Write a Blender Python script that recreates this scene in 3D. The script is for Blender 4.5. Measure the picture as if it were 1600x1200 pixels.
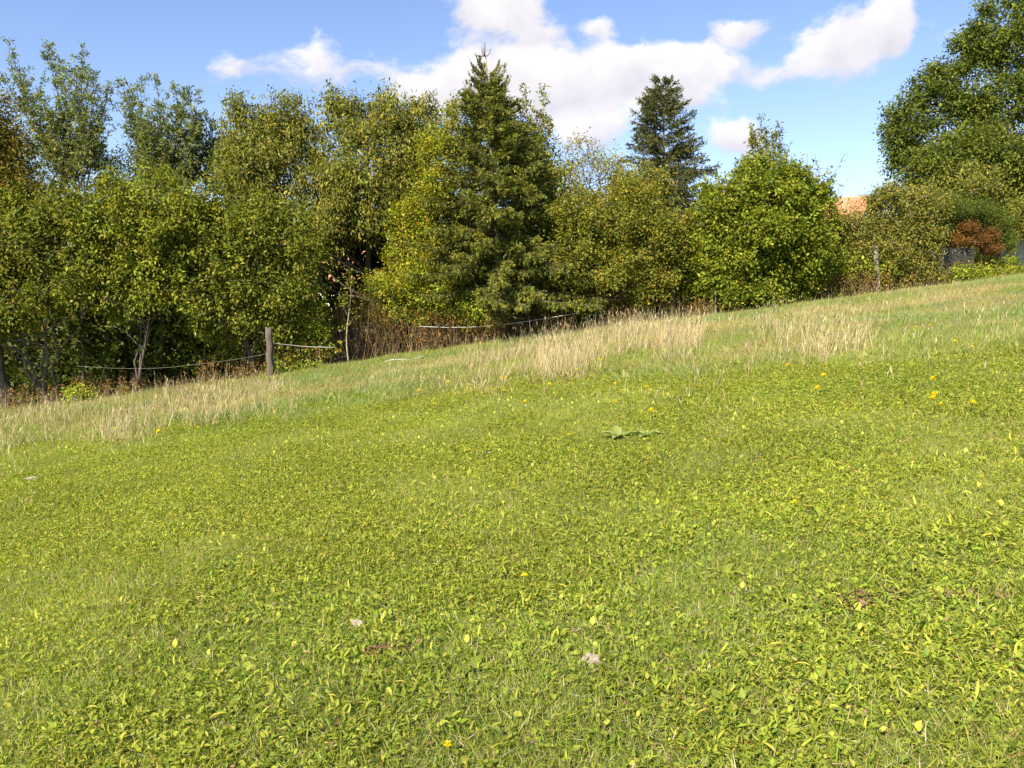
import bpy, math, random
import numpy as np

rng = np.random.default_rng(7)
random.seed(7)
R = math.radians
sc = bpy.context.scene
for o in list(bpy.data.objects): bpy.data.objects.remove(o)

# ------------------------------------------------------------------ camera
PITCH = R(6.7); F = 1280.0; EYE = 1.6
cam_d = bpy.data.cameras.new('camera'); cam = bpy.data.objects.new('camera', cam_d)
sc.collection.objects.link(cam)
cam.location = (0, 0, EYE); cam.rotation_euler = (R(90) - PITCH, 0, 0)
cam_d.sensor_width = 36; cam_d.lens = 36 * F / 1600; cam_d.clip_end = 3000; cam_d.clip_start = 0.05
sc.camera = cam

# ------------------------------------------------------------------ light
SUN_EL, SUN_AZ = 43.0, 212.0          # azimuth clockwise from +Y: behind the camera, to the left
sd = bpy.data.lights.new('sun', 'SUN'); sun = bpy.data.objects.new('sun', sd); sc.collection.objects.link(sun)
sd.energy = 5.0; sd.angle = R(0.53); sd.color = (1.0, 0.89, 0.72)
sv = np.array([math.sin(R(SUN_AZ)) * math.cos(R(SUN_EL)), math.cos(R(SUN_AZ)) * math.cos(R(SUN_EL)), math.sin(R(SUN_EL))])
from mathutils import Vector
sun.rotation_euler = Vector(tuple(sv)).to_track_quat('Z', 'Y').to_euler()
sc.view_settings.view_transform = 'Standard'; sc.view_settings.look = 'None'
sc.view_settings.gamma = 1; sc.view_settings.exposure = 1.12; sc.view_settings.use_curve_mapping = False
sc.cycles.max_bounces = 6; sc.cycles.diffuse_bounces = 3; sc.cycles.transmission_bounces = 3; sc.cycles.glossy_bounces = 2

def pdir(px, py):
    a = (px - 800) / F; b = (600 - py) / F
    return np.array([a, math.cos(PITCH) + b * math.sin(PITCH), -math.sin(PITCH) + b * math.cos(PITCH)])

def P(px, py, Y):
    d = pdir(px, py); return np.array([0, 0, EYE]) + d * (Y / d[1])

# world: physical sky with cumulus clouds that stand at fixed compass directions
W = bpy.data.worlds.new('World'); sc.world = W; W.use_nodes = True
nt = W.node_tree; N = nt.nodes; L = nt.links; N.clear()
def node(t, **k):
    n = N.new(t)
    for a, b in k.items(): setattr(n, a, b)
    return n
def vmath(op, a, b=None, c=None):
    n = node('ShaderNodeVectorMath', operation=op)
    for i, v in enumerate((a, b, c)):
        if v is None: continue
        if isinstance(v, (tuple, list)): n.inputs[i].default_value = v
        else: L.new(v, n.inputs[i])
    return n.outputs['Value' if op in ('LENGTH', 'DOT_PRODUCT') else 'Vector']
def mth(op, a, b=None, c=None, clamp=False):
    n = node('ShaderNodeMath', operation=op); n.use_clamp = clamp
    for i, v in enumerate((a, b, c)):
        if v is None: continue
        if isinstance(v, (int, float)): n.inputs[i].default_value = v
        else: L.new(v, n.inputs[i])
    return n.outputs[0]
sky = node('ShaderNodeTexSky', sky_type='NISHITA'); sky.sun_disc = False
sky.sun_elevation = R(SUN_EL); sky.sun_rotation = R(SUN_AZ); sky.air_density = 1.0; sky.dust_density = 0.25; sky.ozone_density = 2.2
tc = node('ShaderNodeTexCoord'); sep = node('ShaderNodeSeparateXYZ'); L.new(tc.outputs['Generated'], sep.inputs[0])
yy = mth('MAXIMUM', sep.outputs['Y'], 0.05)
cu = mth('DIVIDE', sep.outputs['X'], yy); cw = mth('DIVIDE', sep.outputs['Z'], yy)
cmb = node('ShaderNodeCombineXYZ'); L.new(cu, cmb.inputs[0]); L.new(cw, cmb.inputs[1])
def noise(vec, scale, detail=5, rough=.55, dist=0.0, col=False):
    n = node('ShaderNodeTexNoise'); n.inputs['Scale'].default_value = scale; n.inputs['Detail'].default_value = detail
    n.inputs['Roughness'].default_value = rough; n.inputs['Distortion'].default_value = dist; L.new(vec, n.inputs['Vector'])
    return n.outputs['Color' if col else 'Fac']
warp = vmath('SCALE', vmath('SUBTRACT', noise(cmb.outputs[0], 7, 3, .5, 0, True), (.5, .5, .5)), None)
warp.node.inputs['Scale'].default_value = 0.05
uv = vmath('ADD', cmb.outputs[0], warp)
CL = [(775, 20, 88, 55, 1.15), (735, 100, 60, 30, .7), (690, 150, 90, 45, 1.05), (800, 125, 110, 40, 1.0), (905, 118, 120, 42, 1.2), (850, 162, 100, 26, .75),
      (1020, 105, 100, 48, 1.15), (1110, 95, 80, 36, .95), (1155, 40, 60, 24, .85), (1075, 152, 90, 24, .75), (1330, 72, 88, 48, 1.2),
      (1400, 30, 40, 50, 1.1), (388, 105, 60, 32, .66), (490, 100, 66, 46, .74), (590, 112, 80, 38, .5), (1148, 215, 55, 34, 1.0),
      (905, 212, 75, 34, .8), (1235, 118, 70, 30, .7), (935, 42, 36, 24, .75), (860, 60, 60, 30, .5), (970, 180, 90, 22, .6), (1500, 60, 60, 30, .35)]
total = None; lit = None
for (px, py, rx, ry, s) in CL:
    d = pdir(px, py); u0, w0 = d[0] / d[1], d[2] / d[1]
    rx *= 1.04; ry *= 1.10
    q = vmath('MULTIPLY', vmath('SUBTRACT', uv, (float(u0), float(w0), 0.0)), (F / rx, F / ry, 0.0))
    ln = vmath('LENGTH', q)
    m = mth('MULTIPLY', mth('SUBTRACT', 1.25, ln, clamp=True), s)
    m = mth('POWER', m, 1.3)
    sq = node('ShaderNodeSeparateXYZ'); L.new(q, sq.inputs[0])
    up = mth('MULTIPLY', mth('MULTIPLY_ADD', sq.outputs['Y'], .5, mth('MULTIPLY', sq.outputs['X'], -.12)), m)
    total = m if total is None else mth('ADD', total, m)
    lit = up if lit is None else mth('ADD', lit, up)
litn = mth('DIVIDE', lit, mth('MAXIMUM', total, .05))
fb = noise(vmath('MULTIPLY', uv, (1.0, 1.5, 1.0)), 19, 9, .66, .1)
dens = mth('ADD', mth('MINIMUM', total, 1.15), mth('MULTIPLY', mth('SUBTRACT', fb, .5), 1.5))
rmp = node('ShaderNodeMapRange', interpolation_type='SMOOTHSTEP')
rmp.inputs['From Min'].default_value = .20; rmp.inputs['From Max'].default_value = .74; L.new(dens, rmp.inputs['Value'])
front = mth('GREATER_THAN', sep.outputs['Y'], .25)
cl_front = mth('MULTIPLY', rmp.outputs[0], front)
# the same broken cumulus goes on round the rest of the sky
fz = noise(vmath('MULTIPLY', tc.outputs['Generated'], (1, 1, 2.4)), 3.2, 7, .55, .2)
r2 = node('ShaderNodeMapRange', interpolation_type='SMOOTHSTEP'); L.new(fz, r2.inputs['Value'])
r2.inputs['From Min'].default_value = .55; r2.inputs['From Max'].default_value = .72
back = mth('SUBTRACT', 1, mth('MULTIPLY', mth('ADD', sep.outputs['Y'], .0, clamp=True), 2.2, clamp=True))
cl_back = mth('MULTIPLY', r2.outputs[0], mth('MULTIPLY', back, mth('MULTIPLY', sep.outputs['Z'], 4, clamp=True)))
cmask = mth('MAXIMUM', cl_front, cl_back, clamp=True)
cmask = mth('MULTIPLY', cmask, .95)
# cloud tone: sunlit top, greyer underside
tone = mth('ADD', mth('MULTIPLY', litn, .8), mth('MULTIPLY', mth('SUBTRACT', noise(uv, 22, 4, .5), .5), .9))
tr = node('ShaderNodeValToRGB'); tr.color_ramp.elements[0].position = 0; tr.color_ramp.elements[0].color = (.66, .64, .72, 1)
tr.color_ramp.elements[1].position = 1; tr.color_ramp.elements[1].color = (1.0, .96, .92, 1)
L.new(mth('ADD', mth('MULTIPLY', tone, 1.5), .55, clamp=True), tr.inputs[0])
cs = vmath('SCALE', tr.outputs[0]); cs.node.inputs['Scale'].default_value = 6.1
mx = node('ShaderNodeMix', data_type='RGBA')
tint = vmath('MULTIPLY', sky.outputs[0], (.95, .93, 1.06))
L.new(cmask, mx.inputs[0]); L.new(tint, mx.inputs[6]); L.new(cs, mx.inputs[7])
bg = node('ShaderNodeBackground'); bg.inputs['Strength'].default_value = 0.088; L.new(mx.outputs[2], bg.inputs[0])
wo = node('ShaderNodeOutputWorld'); L.new(bg.outputs[0], wo.inputs[0])

# ------------------------------------------------------------------ helpers
def lattice(ix, iy, iz=0, seed=0):
    h = (ix.astype(np.int64) * 374761393 + iy.astype(np.int64) * 668265263 + np.int64(iz) * 2147483647 + seed * 1442695041) & 0xffffffff
    h = ((h ^ (h >> 13)) * 1274126177) & 0xffffffff
    h = h ^ (h >> 16)
    return (h & 0xffff) / 65535.0
def vn(x, y, seed=0):
    x = np.asarray(x, float); y = np.asarray(y, float)
    ix = np.floor(x); iy = np.floor(y); fx = x - ix; fy = y - iy
    fx = fx * fx * (3 - 2 * fx); fy = fy * fy * (3 - 2 * fy)
    a = lattice(ix, iy, 0, seed); b = lattice(ix + 1, iy, 0, seed); c = lattice(ix, iy + 1, 0, seed); d = lattice(ix + 1, iy + 1, 0, seed)
    return (a * (1 - fx) + b * fx) * (1 - fy) + (c * (1 - fx) + d * fx) * fy
def fbm(x, y, seed=0, o=3):
    return sum(vn(np.asarray(x) * 2**k, np.asarray(y) * 2**k, seed + k) * .5**k for k in range(o)) / sum(.5**k for k in range(o))

def gz(x, y):
    x = np.asarray(x, float); y = np.asarray(y, float)
    k = 60.0
    z = .13 * k * np.tanh(x / k)
    z = z - .0005 * np.clip(y - 8, 0, 24) * np.clip(x, 0, 16)
    z = z - .010 * np.clip(y - 26, 0, 80) * np.clip(-x / 12 , 0, 1)
    z = z + .10 * (vn(x / 3.1, y / 3.1, 5) - .5) * np.clip((y - 1) / 8, 0, 1) + .05 * (vn(x / 1.1, y / 1.1, 9) - .5) * np.clip(y / 6, 0, 1)
    return z
Z0 = float(gz(0, 0)); _gz = gz
gz = lambda x, y: _gz(x, y) - Z0

def G(px, py):
    d = pdir(px, py); t = np.linspace(1, 80, 1600)
    pts = np.array([0, 0, EYE])[None] + d[None] * t[:, None]
    below = pts[:, 2] < gz(pts[:, 0], pts[:, 1])
    i = int(np.argmax(below)) if below.any() else len(t) - 1
    return pts[i]

def nrm(v): return v / np.maximum(np.linalg.norm(v, axis=-1, keepdims=True), 1e-9)

MATS = {}
def mat(name):
    m = bpy.data.materials.new(name); m.use_nodes = True; MATS[name] = m
    return m, m.node_tree.nodes, m.node_tree.links, m.node_tree.nodes['Principled BSDF']

def foliage(name, trans=.34, rough=.55, spec=.15, tcol=(1.25, 1.35, .6)):
    m, n, l, b = mat(name)
    at = n.new('ShaderNodeAttribute'); at.attribute_name = 'col'
    l.new(at.outputs['Color'], b.inputs['Base Color']); b.inputs['Roughness'].default_value = rough
    b.inputs['Specular IOR Level'].default_value = spec
    t = n.new('ShaderNodeBsdfTranslucent'); mu = n.new('ShaderNodeVectorMath'); mu.operation = 'MULTIPLY'
    mu.inputs[1].default_value = tcol; l.new(at.outputs['Color'], mu.inputs[0]); l.new(mu.outputs[0], t.inputs[0])
    mi = n.new('ShaderNodeMixShader'); mi.inputs[0].default_value = trans
    l.new(b.outputs[0], mi.inputs[1]); l.new(t.outputs[0], mi.inputs[2]); l.new(mi.outputs[0], n['Material Output'].inputs[0])
    return m
FOL = foliage('leaf'); LEAFG = foliage('plant_leaf', .25, .5, .3); LAWN = foliage('lawn_leaf', .36, .55, .2); 
def add_tint(m):
    n, l = m.node_tree.nodes, m.node_tree.links; a = n.new('ShaderNodeAttribute'); a.attribute_type = 'INSTANCER'; a.attribute_name = 'tint'
    src = [q for q in n if q.type == 'ATTRIBUTE' and q.attribute_name == 'col'][0]; v = n.new('ShaderNodeVectorMath'); v.operation = 'MULTIPLY'
    to = [k.to_socket for k in src.outputs['Color'].links]; l.new(src.outputs['Color'], v.inputs[0]); l.new(a.outputs['Vector'], v.inputs[1])
    for t in to: l.new(v.outputs[0], t)
add_tint(LAWN)
STRAW = foliage('straw', .25, .7, .2, (1.1, 1.05, .8)); NEEDLE = foliage('needle', .08, .6, .3)

def textured(name, c1, c2, scale=8, rough=.85, bump=.4, stretch=(1, 1, 1), c3=None, detail=6):
    m, n, l, b = mat(name)
    t = n.new('ShaderNodeTexCoord'); mp = n.new('ShaderNodeMapping'); mp.inputs['Scale'].default_value = stretch
    l.new(t.outputs['Object'], mp.inputs[0])
    no = n.new('ShaderNodeTexNoise'); no.inputs['Scale'].default_value = scale; no.inputs['Detail'].default_value = detail; no.inputs['Roughness'].default_value = .65
    l.new(mp.outputs[0], no.inputs['Vector'])
    r = n.new('ShaderNodeValToRGB'); e = r.color_ramp.elements
    e[0].position = .35; e[0].color = (*c1, 1); e[1].position = .65; e[1].color = (*c2, 1)
    if c3: q = e.new(.5); q.color = (*c3, 1)
    l.new(no.outputs['Fac'], r.inputs[0]); l.new(r.outputs[0], b.inputs['Base Color']); b.inputs['Roughness'].default_value = rough
    bp = n.new('ShaderNodeBump'); bp.inputs['Strength'].default_value = bump; bp.inputs['Distance'].default_value = .02
    l.new(no.outputs['Fac'], bp.inputs['Height']); l.new(bp.outputs[0], b.inputs['Normal'])
    return m
BARK = textured('bark', (.06, .045, .032), (.17, .135, .10), 14, stretch=(1, 1, .25))
PALEBARK = textured('pale_bark', (.16, .13, .09), (.38, .32, .23), 12, stretch=(1, 1, .25))
REDBARK = textured('brown_bark', (.08, .045, .03), (.2, .12, .08), 14, stretch=(1, 1, .25))
WOOD = textured('weathered_shaded_wood', (.06, .048, .036), (.15, .12, .09), 18, stretch=(1, 1, .12))  # weathered brown, darkened further so the hedge's shade is in the colour
CONC = textured('grey_concrete', (.15, .13, .10), (.30, .27, .22), 20)
STONE = textured('pale_stone', (.20, .16, .11), (.44, .37, .28), 25, bump=1.0)
TAPE = textured('white_tape', (.38, .38, .35), (.55, .54, .50), 30)
PLASTER = textured('plaster', (.62, .58, .50), (.78, .74, .66), 3, bump=.1)
TILE = textured('roof_tile', (.36, .14, .075), (.62, .30, .17), 5, c3=(.50, .22, .12))
RUST = textured('rusty_wire', (.10, .04, .02), (.22, .09, .04), 20)
NET = textured('dark_netting', (.03, .032, .03), (.06, .06, .055), 20)
DARKWOOD = textured('dark_wood', (.06, .04, .03), (.14, .09, .06), 10)
SOIL = textured('bare_soil', (.10, .06, .035), (.26, .17, .11), 30, bump=1.0)
GLASS, n_, l_, b_ = mat('window_glass'); b_.inputs['Base Color'].default_value = (.03, .04, .05, 1); b_.inputs['Roughness'].default_value = .08

class Geo:
    def __init__(s): s.v = []; s.f = []; s.c = []; s.n = 0
    def add(s, v, f, c):
        v = np.asarray(v, np.float32).reshape(-1, 3); f = np.asarray(f, np.int32).reshape(-1, 3)
        s.v.append(v); s.f.append(f + s.n); s.n += len(v)
        c = np.asarray(c, np.float32)
        if c.ndim == 1: c = np.tile(c, (len(v), 1))
        s.c.append(c)
    def inst(s, tv, tf, pos, X, Y, Zn, w, l, col, zs=None):
        """stamp a small template (k verts) at n places"""
        tv = np.asarray(tv, float); n = len(pos); k = len(tv)
        if n == 0: return
        zs = l if zs is None else zs
        v = pos[:, None] + X[:, None] * (tv[None, :, 0, None] * np.asarray(w).reshape(-1, 1, 1)) \
            + Y[:, None] * (tv[None, :, 1, None] * np.asarray(l).reshape(-1, 1, 1)) + Zn[:, None] * (tv[None, :, 2, None] * np.asarray(zs).reshape(-1, 1, 1))
        f = np.asarray(tf)[None] + (np.arange(n) * k)[:, None, None]
        s.add(v.reshape(-1, 3), f.reshape(-1, 3), np.repeat(col, k, axis=0))
    def tubes(s, pts, rad, m=5, col=(.1, .08, .06)):
        """pts (n,k,3), rad (n,k)"""
        pts = np.asarray(pts, float); rad = np.asarray(rad, float)
        if pts.ndim == 2: pts = pts[None]; rad = rad[None]
        n, k, _ = pts.shape
        t = nrm(np.gradient(pts, axis=1)) if k > 2 else nrm(np.repeat(pts[:, 1:] - pts[:, :1], 2, axis=1))
        ref = np.where(np.abs(t[..., 2:3]) > .85, np.array([1., .05, 0]), np.array([0, 0.02, 1.]))
        a = nrm(np.cross(t, ref)); b = np.cross(t, a)
        th = np.arange(m) / m * 2 * math.pi
        ring = pts[:, :, None] + rad[..., None, None] * (a[:, :, None] * np.cos(th)[:, None] + b[:, :, None] * np.sin(th)[:, None])
        idx = np.arange(n * k * m).reshape(n, k, m)
        A = idx[:, :-1]; B = idx[:, 1:]
        A2 = np.roll(A, -1, axis=2); B2 = np.roll(B, -1, axis=2)
        f = np.concatenate([np.stack([A, A2, B2], -1).reshape(-1, 3), np.stack([A, B2, B], -1).reshape(-1, 3)])
        for q in range(1, m - 1):
            f = np.concatenate([f, np.stack([idx[:, -1, 0], idx[:, -1, q], idx[:, -1, q + 1]], -1)])
        s.add(ring.reshape(-1, 3), f, col)
    def build(s, name, m, parent=None, loc=None, smooth=False):
        v = np.concatenate(s.v); f = np.concatenate(s.f); c = np.concatenate(s.c)
        org = np.array(parent.location if parent else (loc if loc is not None else (0, 0, 0)), np.float32)
        me = bpy.data.meshes.new(name); me.vertices.add(len(v)); me.vertices.foreach_set('co', (v - org).ravel())
        me.loops.add(f.size); me.loops.foreach_set('vertex_index', f.ravel().astype(np.int32))
        me.polygons.add(len(f)); me.polygons.foreach_set('loop_start', np.arange(len(f), dtype=np.int32) * 3)
        if smooth: me.polygons.foreach_set('use_smooth', np.ones(len(f), bool))
        at = me.color_attributes.new('col', 'FLOAT_COLOR', 'POINT')
        at.data.foreach_set('color', np.concatenate([c, np.ones((len(c), 1), np.float32)], 1).ravel())
        me.update(calc_edges=True); me.materials.append(m)
        o = bpy.data.objects.new(name, me); sc.collection.objects.link(o)
        if parent: o.parent = parent
        elif loc is not None: o.location = tuple(float(q) for q in org)
        return o

def box(g, c, sx, sy, sz, rz=0, col=(.5, .5, .5)):
    v = np.array([[x, y, z] for x in (-.5, .5) for y in (-.5, .5) for z in (-.5, .5)]) * (sx, sy, sz)
    ca, sa = math.cos(rz), math.sin(rz); v = v @ np.array([[ca, sa, 0], [-sa, ca, 0], [0, 0, 1]]) + np.asarray(c)
    f = [(0, 1, 3), (0, 3, 2), (4, 6, 7), (4, 7, 5), (0, 4, 5), (0, 5, 1), (2, 3, 7), (2, 7, 6), (0, 2, 6), (0, 6, 4), (1, 5, 7), (1, 7, 3)]
    g.add(v, f, col)

def tag(o, label=None, cat=None, group=None, kind=None):
    if label: o['label'] = label
    if cat: o['category'] = cat
    if group: o['group'] = group
    if kind: o['kind'] = kind
    return o
def thing(name, label, cat, loc, group=None):
    o = bpy.data.objects.new(name, None); sc.collection.objects.link(o); o.location = tuple(float(q) for q in loc); o.empty_display_size = .2
    return tag(o, label, cat, group)

DENS = 1.25
FOLK = np.array([1.68, 1.58, 1.12])
LEAF2 = ([(0, 0, 0), (.5, .45, .12), (0, 1, -.05), (-.5, .45, .12)], [(0, 1, 2), (0, 2, 3)])
LEAF4 = ([(0, 0, 0), (.42, .35, .13), (-.42, .35, .13), (0, .45, .03), (.34, .72, .06), (-.34, .72, .06), (0, 1, -.12)],
         [(0, 1, 3), (0, 3, 2), (1, 4, 3), (3, 5, 2), (3, 4, 6), (3, 6, 5)])
BLADE1 = ([(-.5, 0, 0), (.5, 0, 0), (0, 1, 0)], [(0, 1, 2)])
BLADE3 = ([(-.5, 0, 0), (.5, 0, 0), (-.38, .5, .05), (.38, .5, .05), (0, 1, .25)], [(0, 1, 3), (0, 3, 2), (2, 3, 4)])

def rdir(n):
    return nrm(rng.normal(size=(n, 3)))
def frames(Y, up):
    Y = nrm(Y); X = nrm(np.cross(Y, up)); return X, Y, np.cross(X, Y)
def pal(n, palette, jit=.18):
    """pick colours from a weighted palette, with brightness jitter"""
    cols = np.array([p[0] for p in palette]); w = np.array([p[1] for p in palette], float); w /= w.sum()
    c = cols[rng.choice(len(cols), n, p=w)]
    return c * np.exp(rng.normal(0, jit, (n, 1))) * np.exp(rng.normal(0, .05, (n, 3)))

# ------------------------------------------------------------------ setting: ground
def ground():
    xs = np.concatenate([-np.geomspace(600, 32, 14), np.linspace(-30, 30, 110), np.geomspace(32, 600, 14)])
    ys = np.concatenate([-np.geomspace(600, 6, 12), np.linspace(-4, 40, 110), np.geomspace(42, 800, 16)])
    Xg, Yg = np.meshgrid(xs, ys); Zg = gz(Xg, Yg)
    v = np.stack([Xg, Yg, Zg], -1).reshape(-1, 3); nx, ny = len(xs), len(ys)
    i = np.arange(nx * ny).reshape(ny, nx); a, b, c, d = i[:-1, :-1], i[:-1, 1:], i[1:, 1:], i[1:, :-1]
    f = np.concatenate([np.stack([a, b, c], -1).reshape(-1, 3), np.stack([a, c, d], -1).reshape(-1, 3)])
    g = Geo(); g.add(v, f, (.1, .1, .1))
    m, n, l, bs = mat('meadow_ground')
    t = n.new('ShaderNodeTexCoord')
    def nz(s, d=5, r=.6):
        q = n.new('ShaderNodeTexNoise'); q.inputs['Scale'].default_value = s; q.inputs['Detail'].default_value = d; q.inputs['Roughness'].default_value = r
        l.new(t.outputs['Object'], q.inputs[0]); return q
    a1 = nz(28, 6); r1 = n.new('ShaderNodeValToRGB'); e = r1.color_ramp.elements
    e[0].position = .38; e[0].color = (.085, .075, .032, 1); e[1].position = .60; e[1].color = (.12, .14, .03, 1)
    l.new(a1.outputs[0], r1.inputs[0])
    a2 = nz(.9, 4); r2_ = n.new('ShaderNodeValToRGB'); e = r2_.color_ramp.elements
    e[0].position = .35; e[0].color = (.75, .9, .8, 1); e[1].position = .7; e[1].color = (1.25, 1.15, 1.0, 1)
    l.new(a2.outputs[0], r2_.inputs[0])
    mu = n.new('ShaderNodeVectorMath'); mu.operation = 'MULTIPLY'; l.new(r1.outputs[0], mu.inputs[0]); l.new(r2_.outputs[0], mu.inputs[1])
    l.new(mu.outputs[0], bs.inputs['Base Color']); bs.inputs['Roughness'].default_value = .95; bs.inputs['Specular IOR Level'].default_value = .1
    bp = n.new('ShaderNodeBump'); bp.inputs['Distance'].default_value = .03; bp.inputs['Strength'].default_value = .9; l.new(a1.outputs[0], bp.inputs['Height']); l.new(bp.outputs[0], bs.inputs['Normal'])
    tag(g.build('ground', m, smooth=True), kind='structure')
ground()

# ------------------------------------------------------------------ lawn
BARE = [(1535, 945, .15, .07), (1350, 948, .17, .07), (610, 1022, .12, .05), (100, 745, .3, .12)]
BARE = [(G(a, b), rx, ry) for a, b, rx, ry in BARE]
def bare_mask(x, y):
    m = np.zeros_like(x)
    for p, rx, ry in BARE:
        m = np.maximum(m, np.clip(1.3 - np.sqrt(((x - p[0]) / rx)**2 + ((y - p[1]) / ry)**2), 0, 1))
    return m
def scatter_fan(n_at6, y0, y1, flat=6.0, side=.70, mar=1.2):
    """points over the meadow: even up to `flat` metres, thinning as 1/y2 beyond"""
    out = []
    ye = np.linspace(y0, y1, 200)
    dens = np.where(ye < flat, n_at6, n_at6 * (flat / ye)**2)
    cnt = dens * 2 * (side * ye + mar) * (ye[1] - ye[0])
    n = int(cnt.sum()); cdf = np.cumsum(cnt) / cnt.sum()
    y = np.interp(rng.random(n), np.concatenate([[0], cdf]), np.concatenate([[y0], ye]))
    x = (rng.random(n) * 2 - 1) * (side * y + mar)
    return x, y
def edge_y(x):            # foot of the hedge
    return np.interp(x, [-16, -13, -7, -4.5, 0, 8, 16], [21.2, 21.4, 22.2, 23.0, 24.6, 24.9, 25.3]) + .5 * (vn(x / 3, x * 0, 3) - .5)
def rough(x, y):          # 0 on the mown lawn, 1 in the rougher meadow behind it
    return np.clip((y - (11.8 - .55 * np.clip(x, 0, 9) + 1.5 * (fbm(x / 2, y / 2, 21) - .5))) / 5.0 + .5 * (fbm(x / .7, y / .7, 23) - .5), 0, 1)

def turf_tile(kind, far):
    """one hand-sized piece of sward: leaves and blades on a disc"""
    g = Geo()
    nl, nb = {'leafy': (520, 300), 'mixed': (310, 520), 'grassy': (110, 800)}[kind]
    if far: nl, nb = int(nl * .45), int(nb * .75)
    big = 1.35 if far else 1.0
    def disc(n):
        a = rng.random(n) * 6.2832; r = .21 * np.sqrt(rng.random(n)) * (1 + .25 * rng.random(n)); return np.cos(a) * r, np.sin(a) * r
    # broad leaves grow in little rosettes and runs
    nr = max(nl // 6, 1); rx, ry = disc(nr); idx = rng.integers(0, nr, nl); az = rng.random(nl) * 6.2832
    sz = np.clip(np.exp(rng.normal(math.log(.0185), .34, nl)), .008, .036) * (.8 + .5 * rng.random(nr))[idx] * big
    off = rng.uniform(.0, .018, nl)
    x = rx[idx] + np.cos(az) * off; y = ry[idx] + np.sin(az) * off
    el = R(1) * rng.normal(26, 24, nl)
    Y = np.stack([np.cos(az) * np.cos(el), np.sin(az) * np.cos(el), np.sin(el)], 1)
    X, Y, Zn = frames(Y, nrm(np.array([0, 0, 1.]) + .42 * rng.normal(size=(nl, 3))))
    z = .003 + rng.random(nl)**1.3 * (.034 if not far else .05)
    c = pal(nl, [((.20, .225, .022), 5), ((.165, .205, .020), 4), ((.26, .265, .036), 2.2), ((.12, .165, .022), 2.0), ((.32, .29, .07), .15), ((.24, .14, .06), .12)], .14)
    ln = rng.random(nl); wr = np.where(ln < .4, rng.uniform(.22, .38, nl), rng.uniform(.45, .85, nl)); lr = np.where(ln < .4, rng.uniform(1.1, 1.7, nl), rng.uniform(.8, 1.15, nl))
    g.inst(*(LEAF2 if far else LEAF4), np.stack([x, y, z], 1), X, Y, Zn, sz * wr, sz * lr, c)
    x, y = disc(nb); h = np.exp(rng.normal(math.log(.042 if not far else .085), .38, nb)); w = rng.uniform(.0022, .0048, nb) * (1 if not far else 2.1)
    lean = rng.normal(0, .75, (nb, 2)); Y = nrm(np.stack([lean[:, 0], lean[:, 1], np.ones(nb)], 1)); X = nrm(np.cross(Y, rdir(nb))); Zn = np.cross(X, Y)
    c = pal(nb, [((.165, .205, .026), 5), ((.225, .245, .04), 4), ((.11, .16, .03), 2.5), ((.36, .31, .14), 1.1 if not far else 1.8), ((.20, .13, .07), .3)], .13)
    g.inst(*BLADE3, np.stack([x, y, np.full(nb, -.004)], 1), X, Y, Zn, w, h, c, zs=h * rng.uniform(.2, 1.5, nb))
    m = 26; x, y = disc(m); az = rng.random(m) * 6.2832; Y = np.stack([np.cos(az), np.sin(az), rng.normal(.05, .15, m)], 1); X, Y, Zn = frames(Y, np.array([[0, 0, 1.]]))
    g.inst(*BLADE1, np.stack([x, y, rng.uniform(.004, .03, m)], 1), X, Y, Zn, rng.uniform(.002, .004, m), rng.uniform(.03, .08, m), pal(m, [((.44, .38, .23), 3), ((.24, .16, .09), 1.2), ((.30, .11, .06), .25)], .15))
    o = g.build('turf_' + kind, LAWN); sc.collection.objects.unlink(o); return o

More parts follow.
